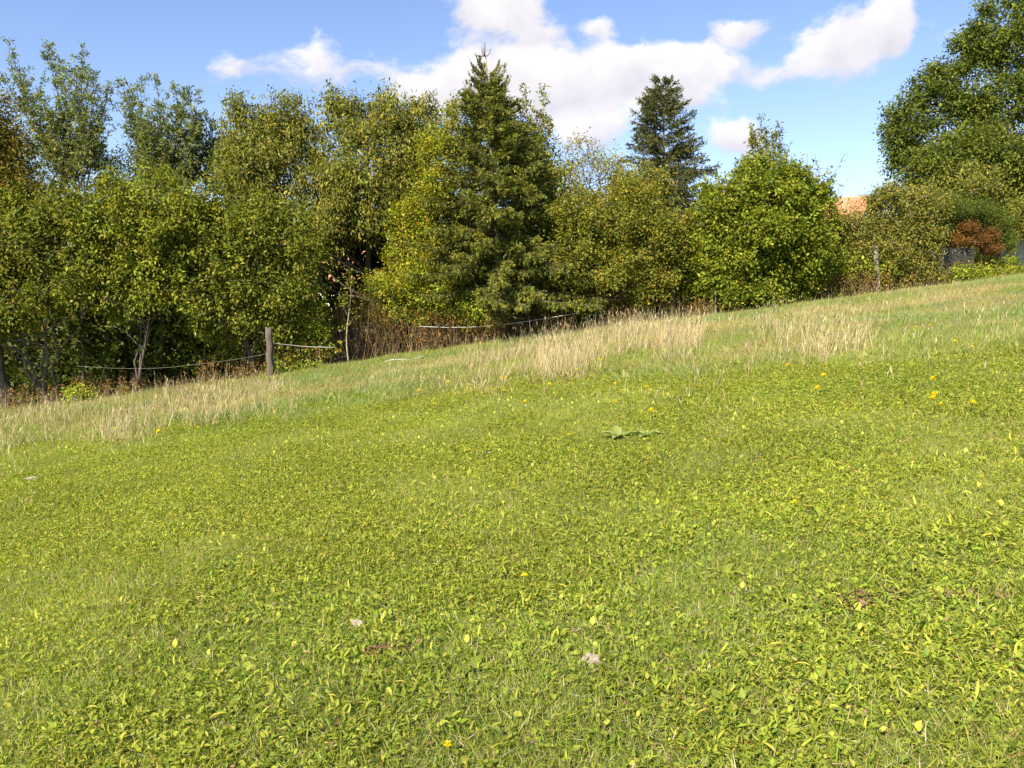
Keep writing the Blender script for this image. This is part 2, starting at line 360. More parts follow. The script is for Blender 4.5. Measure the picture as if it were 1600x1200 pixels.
def lawn():
    kinds = [('leafy', 0), ('leafy', 0), ('leafy', 0), ('mixed', 0), ('mixed', 0), ('mixed', 0), ('grassy', 0), ('grassy', 0), ('mixed', 1), ('mixed', 1), ('grassy', 1), ('grassy', 1), ('leafy', 1)]
    tiles = [turf_tile(*k) for k in kinds]
    # jittered grid of placements over the meadow in view
    step = .205; ys = np.arange(1.7, 26.6, step); px, py = [], []
    for yv in ys:
        hw = .70 * yv + 1.3; st = step * (1 if yv < 9 else 1.12); xs = np.arange(-hw, hw, st); px.append(xs + rng.uniform(-.09, .09, len(xs))); py.append(yv + rng.uniform(-.09, .09, len(xs)))
    x, y = np.concatenate(px), np.concatenate(py)
    k = (y < edge_y(x) + .5) & (rng.random(len(x)) > bare_mask(x, y) * .75); x, y = x[k], y[k]; n = len(x)
    lf = fbm(x / .8, y / .8, 31) + .35 * (fbm(x / 3, y / 3, 32, 2) - .5) + rng.normal(0, .05, n); rg = rough(x, y) + rng.normal(0, .15, n)
    ti = np.where(rg > .5, np.where(lf > .66, 12, np.where(lf > .5, rng.integers(8, 10, n), rng.integers(10, 12, n))),
                  np.where(lf > .50, rng.integers(0, 3, n), np.where(lf > .40, rng.integers(3, 6, n), rng.integers(6, 8, n))))
    e = .1; nx = -(gz(x + e, y) - gz(x - e, y)) / (2 * e); ny = -(gz(x, y + e) - gz(x, y - e)) / (2 * e)
    from mathutils import Matrix
    rot = np.empty((n, 3)); spin = rng.random(n) * 6.2832
    for i in range(n):
        q = Vector((0, 0, 1)).rotation_difference(Vector((nx[i], ny[i], 1))).to_matrix() @ Matrix.Rotation(spin[i], 3, 'Z'); rot[i] = q.to_euler()
    s = rng.uniform(.85, 1.15, n) * np.where(rg > .5, 1.05, 1.0)
    tone = fbm(x / 1.7, y / 1.7, 51, 3); tone2 = fbm(x / .55, y / .55, 57, 2)
    b = 1.22 + .34 * (tone - .5) * 2 * .5 + .40 * (tone2 - .5) + .10
    dry = np.clip((fbm(x / 2.1, y / 1.3, 91) - .43) * 3.0, 0, 1) * np.clip(rg, 0, 1)
    cool = np.clip((fbm(x / 2.6, y / 1.8, 95) - .46) * 3, 0, 1) * (.35 + .65 * np.clip(rg, 0, 1)) * (1 - dry)
    T = np.ones((n, 3)) * b[:, None] * np.array([1.15, 1.12, 1.2])
    T = T * (1 + dry[:, None] * np.array([.45, .12, .9])) * (1 + cool[:, None] * np.array([-.22, -.04, .12]))
    T = T * (1 + np.clip(rg, 0, 1)[:, None] * np.array([-.02, .0, .22]))
    me = bpy.data.meshes.new('lawn'); me.from_pydata(np.stack([x, y, gz(x, y)], 1).tolist(), [], [])
    for nm, ty, data in (('rot', 'FLOAT_VECTOR', rot), ('tint', 'FLOAT_VECTOR', T)):
        me.attributes.new(nm, ty, 'POINT').data.foreach_set('vector', data.astype(np.float32).ravel())
    me.attributes.new('scl', 'FLOAT', 'POINT').data.foreach_set('value', s.astype(np.float32))
    me.attributes.new('tile', 'INT', 'POINT').data.foreach_set('value', ti.astype(np.int32))
    o = bpy.data.objects.new('lawn', me); sc.collection.objects.link(o)
    ng = bpy.data.node_groups.new('turf_scatter', 'GeometryNodeTree')
    ng.interface.new_socket('Geometry', in_out='INPUT', socket_type='NodeSocketGeometry'); ng.interface.new_socket('Geometry', in_out='OUTPUT', socket_type='NodeSocketGeometry')
    A = ng.nodes; lk = ng.links; gi = A.new('NodeGroupInput'); go = A.new('NodeGroupOutput'); jn = A.new('GeometryNodeJoinGeometry')
    def named(nm, ty):
        q = A.new('GeometryNodeInputNamedAttribute'); q.data_type = ty; q.inputs['Name'].default_value = nm; return q.outputs['Attribute']
    rt, scl, til = named('rot', 'FLOAT_VECTOR'), named('scl', 'FLOAT'), named('tile', 'INT')
    for i, t in enumerate(tiles):
        oi = A.new('GeometryNodeObjectInfo'); oi.inputs['Object'].default_value = t; oi.inputs['As Instance'].default_value = True
        cp = A.new('FunctionNodeCompare'); cp.data_type = 'INT'; cp.operation = 'EQUAL'
        lk.new(til, cp.inputs[2]); cp.inputs[3].default_value = i
        ip = A.new('GeometryNodeInstanceOnPoints'); lk.new(gi.outputs[0], ip.inputs['Points']); lk.new(cp.outputs[0], ip.inputs['Selection']); lk.new(oi.outputs['Geometry'], ip.inputs['Instance'])
        lk.new(rt, ip.inputs['Rotation']); lk.new(scl, ip.inputs['Scale']); lk.new(ip.outputs[0], jn.inputs[0])
    lk.new(jn.outputs[0], go.inputs[0])
    md = o.modifiers.new('turf', 'NODES'); md.node_group = ng
    tag(o, 'low clover, plantain and short grass covering the sloping meadow', 'grass', kind='stuff')
lawn()

# ------------------------------------------------------------------ tall dry grass
def dry_grass():
    zones = []   # px, py, radius px x, radius px y, count, height
    def zone(px0, px1, py0, py1, n, h0, h1, slope=0.0): zones.append((px0, px1, py0, py1, n, h0, h1, slope))
    zone(755, 900, 560, 588, 1500, .40, .85)
    zone(860, 1060, 530, 570, 3000, .45, .95)
    zone(960, 1070, 515, 545, 1600, .45, .90)
    zone(1060, 1230, 500, 535, 800, .2, .6)
    zone(1205, 1345, 480, 560, 1700, .3, .75)
    zone(1240, 1330, 520, 578, 900, .2, .5)
    zone(1340, 1600, 478, 560, 1100, .12, .40)
    zone(1340, 1480, 455, 480, 500, .3, .6)
    zone(590, 760, 575, 610, 900, .15, .5)
    zone(600, 1100, 590, 640, 500, .08, .3)
    zone(330, 430, 600, 640, 900, .25, .7)
    zone(200, 340, 608, 664, 1900, .25, .65)
    zone(0, 220, 636, 688, 2300, .25, .65)
    zone(-150, 0, 660, 720, 1200, .3, .65)
    zone(1080, 1600, 560, 640, 260, .06, .22)
    zone(0, 400, 690, 760, 300, .08, .25)
    zone(380, 520, 600, 650, 260, .2, .45)
    g = Geo()
    # a lookup of ground hits on a coarse pixel grid
    gx = np.arange(-200, 1841, 20); gy = np.arange(430, 781, 10)
    T = np.array([[G(a, b) for a in gx] for b in gy])
    for (a0, a1, b0, b1, n, h0, h1, _) in zones:
        px = rng.uniform(a0 - 15, a1 + 15, n) + rng.normal(0, 18, n); py = rng.triangular(b0 - 6, b0 + (b1 - b0) * .35, b1 + 14, n) + 14 * (vn(px / 23, px * 0, 140) - .5)
        fx = np.clip((px + 200) / 20, 0, len(gx) - 1.01); fy = np.clip((py - 430) / 10, 0, len(gy) - 1.01)
        ix, iy = fx.astype(int), fy.astype(int); tx, ty = (fx - ix)[:, None], (fy - iy)[:, None]
        q = (T[iy, ix] * (1 - tx) + T[iy, ix + 1] * tx) * (1 - ty) + (T[iy + 1, ix] * (1 - tx) + T[iy + 1, ix + 1] * tx) * ty
        x, y = q[:, 0], q[:, 1]
        cl = fbm(x / .7, y / .7, 101)
        k = (rng.random(n) < np.clip((cl - .40) * 5.5, .05, 1)) & (y < edge_y(x) + .8); x, y, cl = x[k], y[k], cl[k]; kk = rng.random(len(x)) < (1.0 if a0 < 1000 and h1 > .6 else .6); x, y, cl = x[kk], y[kk], cl[kk]; n = len(x)
        if n == 0: continue
        h = rng.uniform(h0, h1, n)**1.0 * rng.uniform(.55, 1, n) * (.75 + .5 * cl)
        # each stem: a thin curved strip with a fuzzy head
        lean = rng.normal(0, .27, (n, 2)) + np.array([.05, 0]); D = nrm(np.stack([lean[:, 0], lean[:, 1], np.ones(n)], 1))
        X = nrm(np.cross(D, rdir(n))); Zn = np.cross(X, D)
        col = pal(n, [((.58, .48, .27), 5), ((.48, .38, .19), 3), ((.66, .57, .36), 2), ((.36, .27, .14), 1), ((.25, .27, .08), .8)], .12)
        pos = np.stack([x, y, gz(x, y)], 1)
        g.inst(*BLADE3, pos, X, D, Zn, rng.uniform(.004, .0075, n), h, col, zs=h * rng.uniform(.1, 1.0, n))
        hd = rng.random(n) < .28; m = hd.sum()
        g.inst(*LEAF2, (pos + D * (h * .8)[:, None])[hd], X[hd], D[hd], Zn[hd], rng.uniform(.009, .017, m), rng.uniform(.07, .14, m), col[hd] * .9)
        # leaves from the base
        for r_ in range(2):
            L2_ = rng.normal(0, .5, (n, 2)); D2 = nrm(np.stack([L2_[:, 0], L2_[:, 1], np.ones(n)], 1)); X2 = nrm(np.cross(D2, rdir(n)))
            c2 = pal(n, [((.50, .41, .21), 4), ((.30, .28, .10), 1.5), ((.13, .17, .04), 1.2)], .15)
            g.inst(*BLADE3, pos, X2, D2, np.cross(X2, D2), rng.uniform(.005, .010, n), h * rng.uniform(.3, .65, n), c2)
    tag(g.build('dry_grass', STRAW), 'tall straw coloured dry grass standing along the upper meadow', 'grass', kind='stuff')
dry_grass()

# ------------------------------------------------------------------ trees
def leaf_cloud(g, centers, outward, per, spread, llen, lw, palette, droop=.2, tint=.14, T=LEAF2, upbias=.6):
    n = len(centers)
    ccol = np.exp(rng.normal(0, tint, (n, 1)))
    hue = rng.normal(0, .06, (n, 1)); ccol = ccol * np.concatenate([1 + hue * 1.6, 1 + hue * .4, 1 - hue], 1)
    cnt = rng.poisson(per, n); idx = np.repeat(np.arange(n), cnt); m = len(idx)
    ax = nrm(outward + .35 * rng.normal(size=(n, 3)) + np.array([0, 0, .25]))
    t = rng.uniform(-1, 1, m) * spread * 1.25
    pos = centers[idx] + ax[idx] * t[:, None] + rng.normal(0, spread * .42, (m, 3))
    Y = nrm(outward[idx] * .6 + .9 * rng.normal(size=(m, 3)) - np.array([0, 0, droop * 2.0]))
    up = nrm(outward[idx] * .35 + np.array([0, 0, upbias]) + .55 * rng.normal(size=(m, 3)))
    X, Y, Zn = frames(Y, up)
    l = llen * np.exp(rng.normal(0, .22, m)) * 1.12
    g.inst(*T, pos, X, Y, Zn, l * lw, l, pal(m, palette, .16) * ccol[idx] * FOLK)

def limb_tubes(g, starts, ends, r0, r1, k=6, m=5, sag=.12):
    n = len(starts); t = np.linspace(0, 1, k)[None, :, None]
    d = ends - starts; L_ = np.linalg.norm(d, axis=1)[:, None, None]
    mid = np.sin(t * math.pi)
    bow = nrm(rng.normal(size=(n, 1, 3))) * .5 + np.array([0, 0, -.6])
    pts = starts[:, None] + d[:, None] * t + bow * mid * L_ * sag
    pts = pts + rng.normal(0, .022, pts.shape) * L_ * np.sin(t * math.pi)
    rad = np.asarray(r0).reshape(-1, 1) * (1 - t[..., 0]) + np.asarray(r1).reshape(-1, 1) * t[..., 0]
    g.tubes(pts, rad, m)

def blobs3(bl, Y0):
    out = []
    for b in bl:
        px, py, rx, ry = b[:4]; Y = b[4] if len(b) > 4 else Y0
        c = P(px, py, Y); s = Y / F; out.append((c, rx * s, max(rx * s * .95, .6), ry * s))
    return out

def tree(name, label, cat, base_px, Y0, bl, n_cl, per, llen, lw, palette, spread=.20, droop=.2, tint=.14, stems=1, r=.10, bark=None, limbs=46,
         lean=0.0, group=None, T=LEAF2, shell=.6, upbias=.6, twig=True, base=None, billow=.6):
    B = blobs3(bl, Y0); n_cl = int(n_cl * DENS)
    x = (base_px - 800) / F * Y0 * 1.0; y = Y0 + .7
    if base is not None: x, y = base
    b0 = np.array([x, y, float(gz(x, y)) - .05])
    root = thing(name, label, cat, b0, group)
    w = np.array([(q[1] * q[3] * q[2])**.75 for q in B]); w /= w.sum()
    bi = rng.choice(len(B), n_cl, p=w); C = np.array([q[0] for q in B])[bi]; S = np.array([[q[1], q[2], q[3]] for q in B])[bi]
    d = rdir(n_cl); rr = 1 - shell * rng.random(n_cl)**1.4
    lump = 1 + .16 * np.sin(d[:, 0] * 5 + bi * 2.1) * np.cos(d[:, 2] * 6 + bi) + rng.normal(0, .07, n_cl)
    cen = C + d * S * (rr * lump)[:, None]
    if billow:
        kk = 9; sub = rdir(len(B) * kk).reshape(len(B), kk, 3); sub[..., 1] = -np.abs(sub[..., 1]) * 1.0 + .25; sr = rng.uniform(.26, .46, (len(B), kk))
        us = rng.random(n_cl) < billow; j = rng.integers(0, kk, n_cl); d2 = rdir(n_cl); o_ = nrm(d2 + sub[bi, j] * .5)
        c2 = C + sub[bi, j] * S * .74 + o_ * S * sr[bi, j][:, None] * (1 - .5 * rng.random((n_cl, 1))**1.5)
        cen = np.where(us[:, None], c2, cen); d = np.where(us[:, None], o_, d)
    ok = cen[:, 2] > gz(cen[:, 0], cen[:, 1]) + .15
    cen, d = cen[ok], d[ok]
    g = Geo(); leaf_cloud(g, cen, nrm(d / np.array([1, 1, 1.0])), per, spread, llen, lw, palette, droop, tint, T, upbias)
    g.build('crown', FOL, root)
    # trunk and limbs
    g = Geo(); top = cen[:, 2].max(); midx = cen.mean(0)
    st = []
    for s in range(stems):
        tgt = cen[rng.integers(len(cen))] * .5 + midx * .5 if stems > 1 else np.array([midx[0] + lean, midx[1], 0])
        tgt = tgt.copy(); tgt[2] = b0[2] + (top - b0[2]) * (.86 if stems == 1 else rng.uniform(.55, .85))
        k = 9; t = np.linspace(0, 1, k)[:, None]
        bs = b0 + np.array([rng.normal(0, .12), rng.normal(0, .1), 0]) * (stems > 1)
        pts = bs + (tgt - bs) * t; pts[:, :2] += rng.normal(0, .05, (k, 2)) * np.sin(t * math.pi) * 2
        rad = r * (1 - .88 * t[:, 0]) / (1 if stems == 1 else stems**.4); rad[0] *= 1.35
        g.tubes(pts, rad, 8); st.append(pts)
    if len(cen) > limbs:
        sel = rng.choice(len(cen), limbs, replace=False)
        E = cen[sel]; starts = []; r0 = []
        for e in E:
            s = st[rng.integers(len(st))]
            hz = e[2] - (.55 * np.linalg.norm((e - midx)[:2]) + .3)
            lo = b0[2] + .18 * (top - b0[2]); hz = min(max(hz, lo), s[-1, 2])
            i = int(np.argmin(np.abs(s[:, 2] - hz))); starts.append(s[i]); f = i / 8
            r0.append(r * (.42 - .3 * f))
        limb_tubes(g, np.array(starts), E, np.maximum(np.array(r0), .012), np.full(len(E), .005), 6, 5)
        if twig:
            sel = rng.choice(len(cen), min(len(cen), limbs * 5), replace=False); e = cen[sel]
            dd = e - E[np.argmin(((e[:, None] - E[None])**2).sum(-1), axis=1)]
            limb_tubes(g, e - dd, e + nrm(dd) * .1, np.full(len(e), .009), np.full(len(e), .003), 4, 3)
    g.build('trunk', bark or BARK, root)
    return root

def shoots(name, label, cat, base_px, base_py, Y0, tips, llen, lw, palette, per_m=55, r=.05, group=None, side=3, fuzz=.16, bark=None, low=.35):
    """a young tree of slender upright stems, leaves all along them"""
    bx, by = (base_px - 800) / F * Y0, Y0; b0 = np.array([bx, by, float(gz(bx, by)) - .05])
    root = thing(name, label, cat, b0, group)
    fork = P(base_px, base_py, Y0); g = Geo(); gl = Geo()
    k = 5; t = np.linspace(0, 1, k)[:, None]
    g.tubes(b0 + (fork - b0) * t, r * (1 - .25 * t[:, 0]), 8)
    paths = []
    for (px, py) in tips:
        e = P(px, py, Y0 + rng.uniform(-1.0, 1.0)); k = 12; t = np.linspace(0, 1, k)[:, None]
        f0 = fork + np.array([rng.normal(0, .1), rng.normal(0, .2), rng.uniform(-1, .4)])
        mid = f0 + (e - f0) * .45 + np.array([(e - f0)[0] * .22, rng.normal(0, .2), -.1])
        pts = (1 - t)**2 * f0 + 2 * t * (1 - t) * mid + t**2 * e
        g.tubes(pts, r * .5 * (1 - .9 * t[:, 0]) + .003, 5); paths.append((pts, 1.0))
        for q in range(side):
            i = rng.integers(3, 9); s0 = pts[i]; ln = rng.uniform(.5, 1.3)
            dr = nrm(np.array([rng.normal(0, .55), rng.normal(0, .5), 1.1])); tt = np.linspace(0, 1, 6)[:, None]
            p2 = s0 + dr * tt * ln + np.array([0, 0, .2]) * tt**2; g.tubes(p2, .012 * (1 - .8 * tt[:, 0]), 4); paths.append((p2, .2))
    cen, out = [], []
    for pts, wgt in paths:
        seg = np.linalg.norm(np.diff(pts, axis=0), axis=1).sum(); m = int(seg * 9)
        u = rng.random(m) * (len(pts) - 1) * .999
        if wgt == 1.0: u = (low + (1 - low) * rng.random(m)) * (len(pts) - 1) * .999
        i = u.astype(int); q = pts[i] + (pts[i + 1] - pts[i]) * (u - i)[:, None]
        side_w = fuzz * (1.25 - u / (len(pts) - 1))
        o = nrm(rng.normal(size=(m, 3)) * np.array([1, 1, .4]))
        cen.append(q + o * side_w[:, None] * rng.random((m, 1)) * 1.5); out.append(nrm(o + np.array([0, 0, .7])))
    cen, out = np.concatenate(cen), np.concatenate(out)
    leaf_cloud(gl, cen, out, per_m / 9, .09, llen, lw, palette, .0, .16)
    g.build('trunk', bark or BARK, root); gl.build('crown', FOL, root)
    return root

GREEN = [((.095, .115, .019), 5), ((.135, .15, .024), 3), ((.07, .09, .020), 3), ((.20, .19, .03), .8)]
OLIVE = [((.115, .125, .028), 5), ((.15, .155, .04), 3), ((.085, .10, .03), 3), ((.22, .20, .05), .6)]
YELLOWG = [((.15, .165, .018), 5), ((.20, .205, .025), 3), ((.10, .13, .018), 3), ((.28, .24, .03), .7)]
AUTUMN = [((.15, .115, .025), 4), ((.10, .085, .025), 4), ((.08, .09, .022), 4), ((.20, .15, .02), 1.0)]
SILVER = [((.105, .13, .055), 5), ((.14, .16, .075), 3), ((.08, .10, .04), 3)]
HAW = [((.115, .13, .022), 5), ((.165, .155, .03), 2.2), ((.08, .10, .02), 3), ((.24, .14, .035), .35)]
PALE = [((.21, .21, .085), 4), ((.27, .24, .11), 2), ((.13, .15, .05), 3), ((.30, .17, .07), .5)]

def R_(*a): return a
# far-left, yellowing
tree('plum_tree', 'yellowing and browning tree cut off by the left edge of the picture', 'tree', -20, 23.5,
     [(25, 290, 80, 90), (-80, 240, 120, 130), (15, 390, 90, 80), (-60, 420, 120, 110), (-10, 220, 60, 50), (20, 350, 70, 50)], 2400, 18, .085, .5, AUTUMN, .2, .3, r=.13)
# upright silvery shoots behind
shoots('willow_tree', 'tall slender grey-green tree with upright shoots rising highest at far left', 'tree', 125, 300, 28,
       [(14, 62), (28, 110), (74, 68), (98, 95), (128, 70), (148, 108), (172, 128), (60, 140), (118, 110), (45, 170), (150, 170), (5, 120), (90, 160)],
       .10, .36, SILVER, 115, .06, side=6, fuzz=.34)
shoots('willow_tree', 'slender grey-green tree with upright shoots, right of the tallest one at left', 'tree', 250, 330, 28,
       [(190, 122), (213, 135), (244, 112), (262, 165), (292, 135), (312, 140), (322, 175), (232, 170), (280, 175), (345, 210), (205, 180), (335, 190)],
       .10, .36, SILVER, 115, .06, side=6, fuzz=.34)
tree('ash_tree', 'grey-green tree filling the gap below the slender shoots at left', 'tree', 200, 28.8,
     [(195, 275, 60, 40), (300, 250, 48, 50), (60, 250, 50, 55), (250, 235, 40, 36), (340, 260, 35, 45)], 900, 13, .09, .42, SILVER, .22, .2, r=.08, stems=3)
tree('hazel_bush', 'low dark green bush with leaning stems at the left end of the hedge', 'bush', 40, 22.9,
     [(60, 400, 100, 75), (20, 470, 80, 50), (110, 350, 75, 55), (-60, 470, 90, 80), (130, 450, 50, 40), (60, 330, 70, 45)], 1400, 18, .09, .5, GREEN, .19, .2, stems=5, r=.09, shell=.75)
tree('hazel_bush', 'broad bush with sunlit bright green top below the slender left trees', 'bush', 190, 23.1,
     [(230, 315, 85, 50), (190, 380, 90, 65), (270, 370, 80, 60), (180, 440, 70, 50), (260, 440, 70, 50), (300, 350, 40, 50)], 1500, 18, .095, .5, [((.12, .14, .02), 5), ((.165, .18, .025), 3), ((.08, .10, .02), 3)], .19, .35, stems=5, r=.07, shell=.7)
tree('hazel_bush', 'dark green bush with scattered yellow leaves behind the leaning wooden post', 'bush', 380, 23.4,
     [(350, 340, 60, 60), (400, 400, 75, 85), (440, 460, 60, 70), (350, 470, 70, 60), (460, 390, 45, 60), (310, 420, 50, 80)], 1600, 18, .09, .52, [((.09, .11, .02), 5), ((.07, .09, .02), 3), ((.14, .155, .022), 2.5), ((.24, .22, .03), .5)], .19, .25, stems=4, r=.08, shell=.7)
tree('cherry_tree', 'cherry tree with drooping leaves left of the larger round-topped cherry', 'tree', 430, 27,
     [(420, 265, 75, 75), (378, 200, 30, 42), (455, 190, 42, 38), (410, 230, 55, 45), (370, 165, 12, 18), (456, 160, 14, 18), (480, 210, 25, 25), (430, 340, 70, 60), (385, 280, 50, 60)], 1500, 19, .10, .42, OLIVE, .23, .65, r=.13, limbs=60)
tree('cherry_tree', 'large round-topped cherry tree with drooping olive leaves left of the front spruce', 'tree', 575, 26.6,
     [(590, 265, 95, 80), (530, 200, 36, 42), (600, 190, 48, 36), (655, 200, 40, 36), (560, 330, 75, 60), (640, 290, 60, 70), (520, 160, 10, 18), (607, 155, 14, 18), (665, 165, 12, 14), (550, 165, 12, 14),
      (500, 300, 45, 60), (480, 390, 45, 50)], 2700, 19, .10, .42, OLIVE, .23, .65, r=.16, limbs=80)
tree('hawthorn_tree', 'yellow-green hawthorn with a few red leaves touching the front spruce on its left', 'tree', 650, 25.4,
     [(675, 290, 45, 75), (660, 370, 55, 60), (640, 440, 60, 45), (700, 230, 28, 36), (690, 440, 45, 40), (710, 180, 12, 22)], 1700, 18, .065, .6,
     YELLOWG + [((.34, .09, .03), .12)], .17, .1, r=.08, stems=3, shell=.8)
shoots('ash_sapling', 'slender leafy shoots rising just right of the front spruce top', 'tree', 830, 330, 27.2,
       [(822, 132), (850, 135), (862, 180), (812, 160), (838, 175), (870, 215), (800, 185)], .11, .4, OLIVE, 90, .05, side=4, fuzz=.3)
tree('bramble_thicket', 'green filler growth between front spruce and the pale shrub', 'bush', 850, 27, [(850, 290, 45, 75), (865, 350, 45, 60), (830, 400, 60, 60)], 800, 16, .085, .5, YELLOWG, .19, .2, stems=3, r=.06)
tree('pale_shrub', 'sparse pale shrub with thin leaves and bare twigs between the two spruces', 'bush', 915, 27.5,
     [(900, 245, 35, 32), (930, 275, 48, 40), (880, 290, 30, 30), (950, 260, 20, 30), (985, 290, 30, 18)], 330, 11, .085, .38, PALE, .2, .2, r=.05, stems=4, limbs=60)
tree('hawthorn_tree', 'spreading hawthorn with dark bare trunk and orange-tinged leaves right of the front spruce', 'tree', 940, 24.9,
     [(905, 335, 45, 36), (955, 350, 62, 40), (1010, 370, 50, 45), (900, 390, 50, 36), (960, 420, 70, 40), (1030, 420, 40, 40), (985, 320, 45, 35), (880, 430, 35, 30), (1000, 450, 45, 30)], 2300, 18, .065, .6, HAW, .16, .15, r=.16, bark=REDBARK, shell=.75, tint=.18)
tree('elder_bush', 'pale olive bush in front of the far spruce foot', 'bush', 1035, 26.2,
     [(1000, 290, 45, 30), (1045, 360, 45, 40), (1060, 420, 40, 45), (975, 300, 30, 25)], 900, 16, .075, .5, [((.14, .14, .035), 5), ((.2, .17, .05), 2), ((.09, .11, .025), 3)], .18, .2, r=.06, stems=3)
tree('maple_bush', 'broad bright yellow-green bush right of the far spruce', 'bush', 1195, 25.4,
     [(1195, 300, 75, 48), (1130, 340, 52, 50), (1190, 370, 85, 60), (1245, 330, 48, 48), (1120, 410, 50, 50), (1175, 440, 55, 35), (1262, 390, 45, 55), (1265, 300, 25, 28)], 3000, 18, .085, .62,
     [((.125, .15, .018), 5), ((.10, .132, .017), 4), ((.165, .175, .022), 1.6), ((.07, .10, .016), 2)], .17, .1, r=.09, stems=4, shell=.7, tint=.18)
shoots('elm_sapling', 'wispy sapling top poking above the bright yellow-green bush', 'tree', 1200, 330, 27.5,
       [(1190, 182), (1212, 205), (1175, 215), (1226, 235), (1165, 245)], .09, .45, OLIVE, 85, .04, side=4, fuzz=.26, low=.4)
shoots('elm_sapling', 'thin bare-twigged sapling at the right shoulder of the yellow-green bush', 'tree', 1262, 340, 27.5,
       [(1282, 245), (1262, 240), (1298, 258), (1268, 268), (1315, 290)], .09, .45, OLIVE, 24, .03, side=3, fuzz=.2)
tree('plum_bush', 'thin olive shrub with tangled twigs in front of the house and grey post', 'bush', 1400, 26.6,
     [(1345, 365, 38, 40), (1400, 325, 45, 32), (1385, 385, 55, 40), (1440, 350, 35, 45), (1330, 420, 35, 28), (1430, 410, 35, 32), (1390, 430, 45, 22), (1320, 380, 25, 40), (1450, 325, 30, 30), (1325, 352, 26, 14), (1300, 345, 14, 24), (1385, 310, 26, 16)], 2300, 15, .07, .5,
     [((.13, .135, .035), 5), ((.17, .165, .05), 3), ((.09, .105, .025), 3), ((.20, .15, .05), .4)], .17, .1, r=.06, stems=6, limbs=110, bark=PALEBARK, shell=.85)
tree('elder_bush', 'dull green bushes behind the thin olive shrub, below the big trees', 'bush', 1430, 30,
     [(1400, 380, 60, 40), (1450, 350, 60, 45), (1500, 300, 60, 40), (1350, 410, 40, 25), (1560, 350, 50, 40), (1500, 395, 50, 25)], 1500, 16, .09, .5, OLIVE, .2, .2, stems=4, r=.07)
# big trees at right
DKG = [((.060, .085, .018), 5), ((.085, .11, .02), 3), ((.045, .065, .018), 3)]
tree('lime_tree', 'very large dark green tree towering over everything at the right edge', 'tree', 1620, 36,
     [(1425, 205, 42, 42), (1418, 220, 34, 46), (1445, 150, 34, 26), (1458, 118, 22, 18), (1505, 78, 24, 24), (1410, 170, 22, 22), (1400, 245, 22, 30), (1470, 150, 42, 36), (1490, 110, 26, 20), (1500, 215, 60, 60), (1535, 130, 50, 50), (1525, 65, 28, 28), (1570, 60, 55, 55), (1600, 10, 60, 50), (1580, 190, 75, 80),
      (1660, 60, 90, 110), (1670, 220, 90, 130), (1720, 140, 90, 130), (1640, -40, 80, 60), (1435, 255, 30, 25)], 5200, 24, .112, .55, DKG + [((.11, .13, .02), 2)], .26, .2, r=.42, shell=.65, tint=.12, limbs=90, billow=.8)
tree('lime_tree', 'lighter green tree in front of the huge dark one at the right edge', 'tree', 1560, 31.5,
     [(1450, 270, 48, 34), (1500, 240, 50, 30), (1560, 260, 65, 50), (1610, 290, 60, 45), (1480, 310, 50, 24), (1540, 315, 60, 28), (1660, 250, 60, 80)], 2300, 21, .10, .58,
     [((.075, .095, .018), 5), ((.10, .12, .022), 3), ((.05, .07, .018), 3)], .24, .2, r=.22, shell=.6, tint=.15, limbs=70)
tree('juniper_bush', 'low dark evergreen arching above the orange-brown dead foliage', 'bush', 1472, 27.4,
     [(1455, 345, 24, 30), (1500, 330, 48, 15), (1548, 350, 26, 28), (1566, 375, 12, 22), (1445, 385, 20, 30), (1480, 338, 30, 14), (1530, 336, 28, 14), (1550, 350, 16, 12)], 1300, 18, .06, .3, DKG, .16, .3, r=.11, limbs=5, twig=False)
tree('dead_conifer', 'orange-brown dead conifer under the dark evergreen near the right edge', 'bush', 1520, 27.2,
     [(1508, 356, 14, 9), (1496, 376, 10, 9), (1524, 374, 18, 9), (1543, 366, 11, 9), (1546, 388, 9, 8)], 800, 20, .05, .28, [((.14, .075, .028), 4), ((.09, .05, .022), 3), ((.19, .11, .045), 1)], .11, .2, r=.05, limbs=5, twig=False)

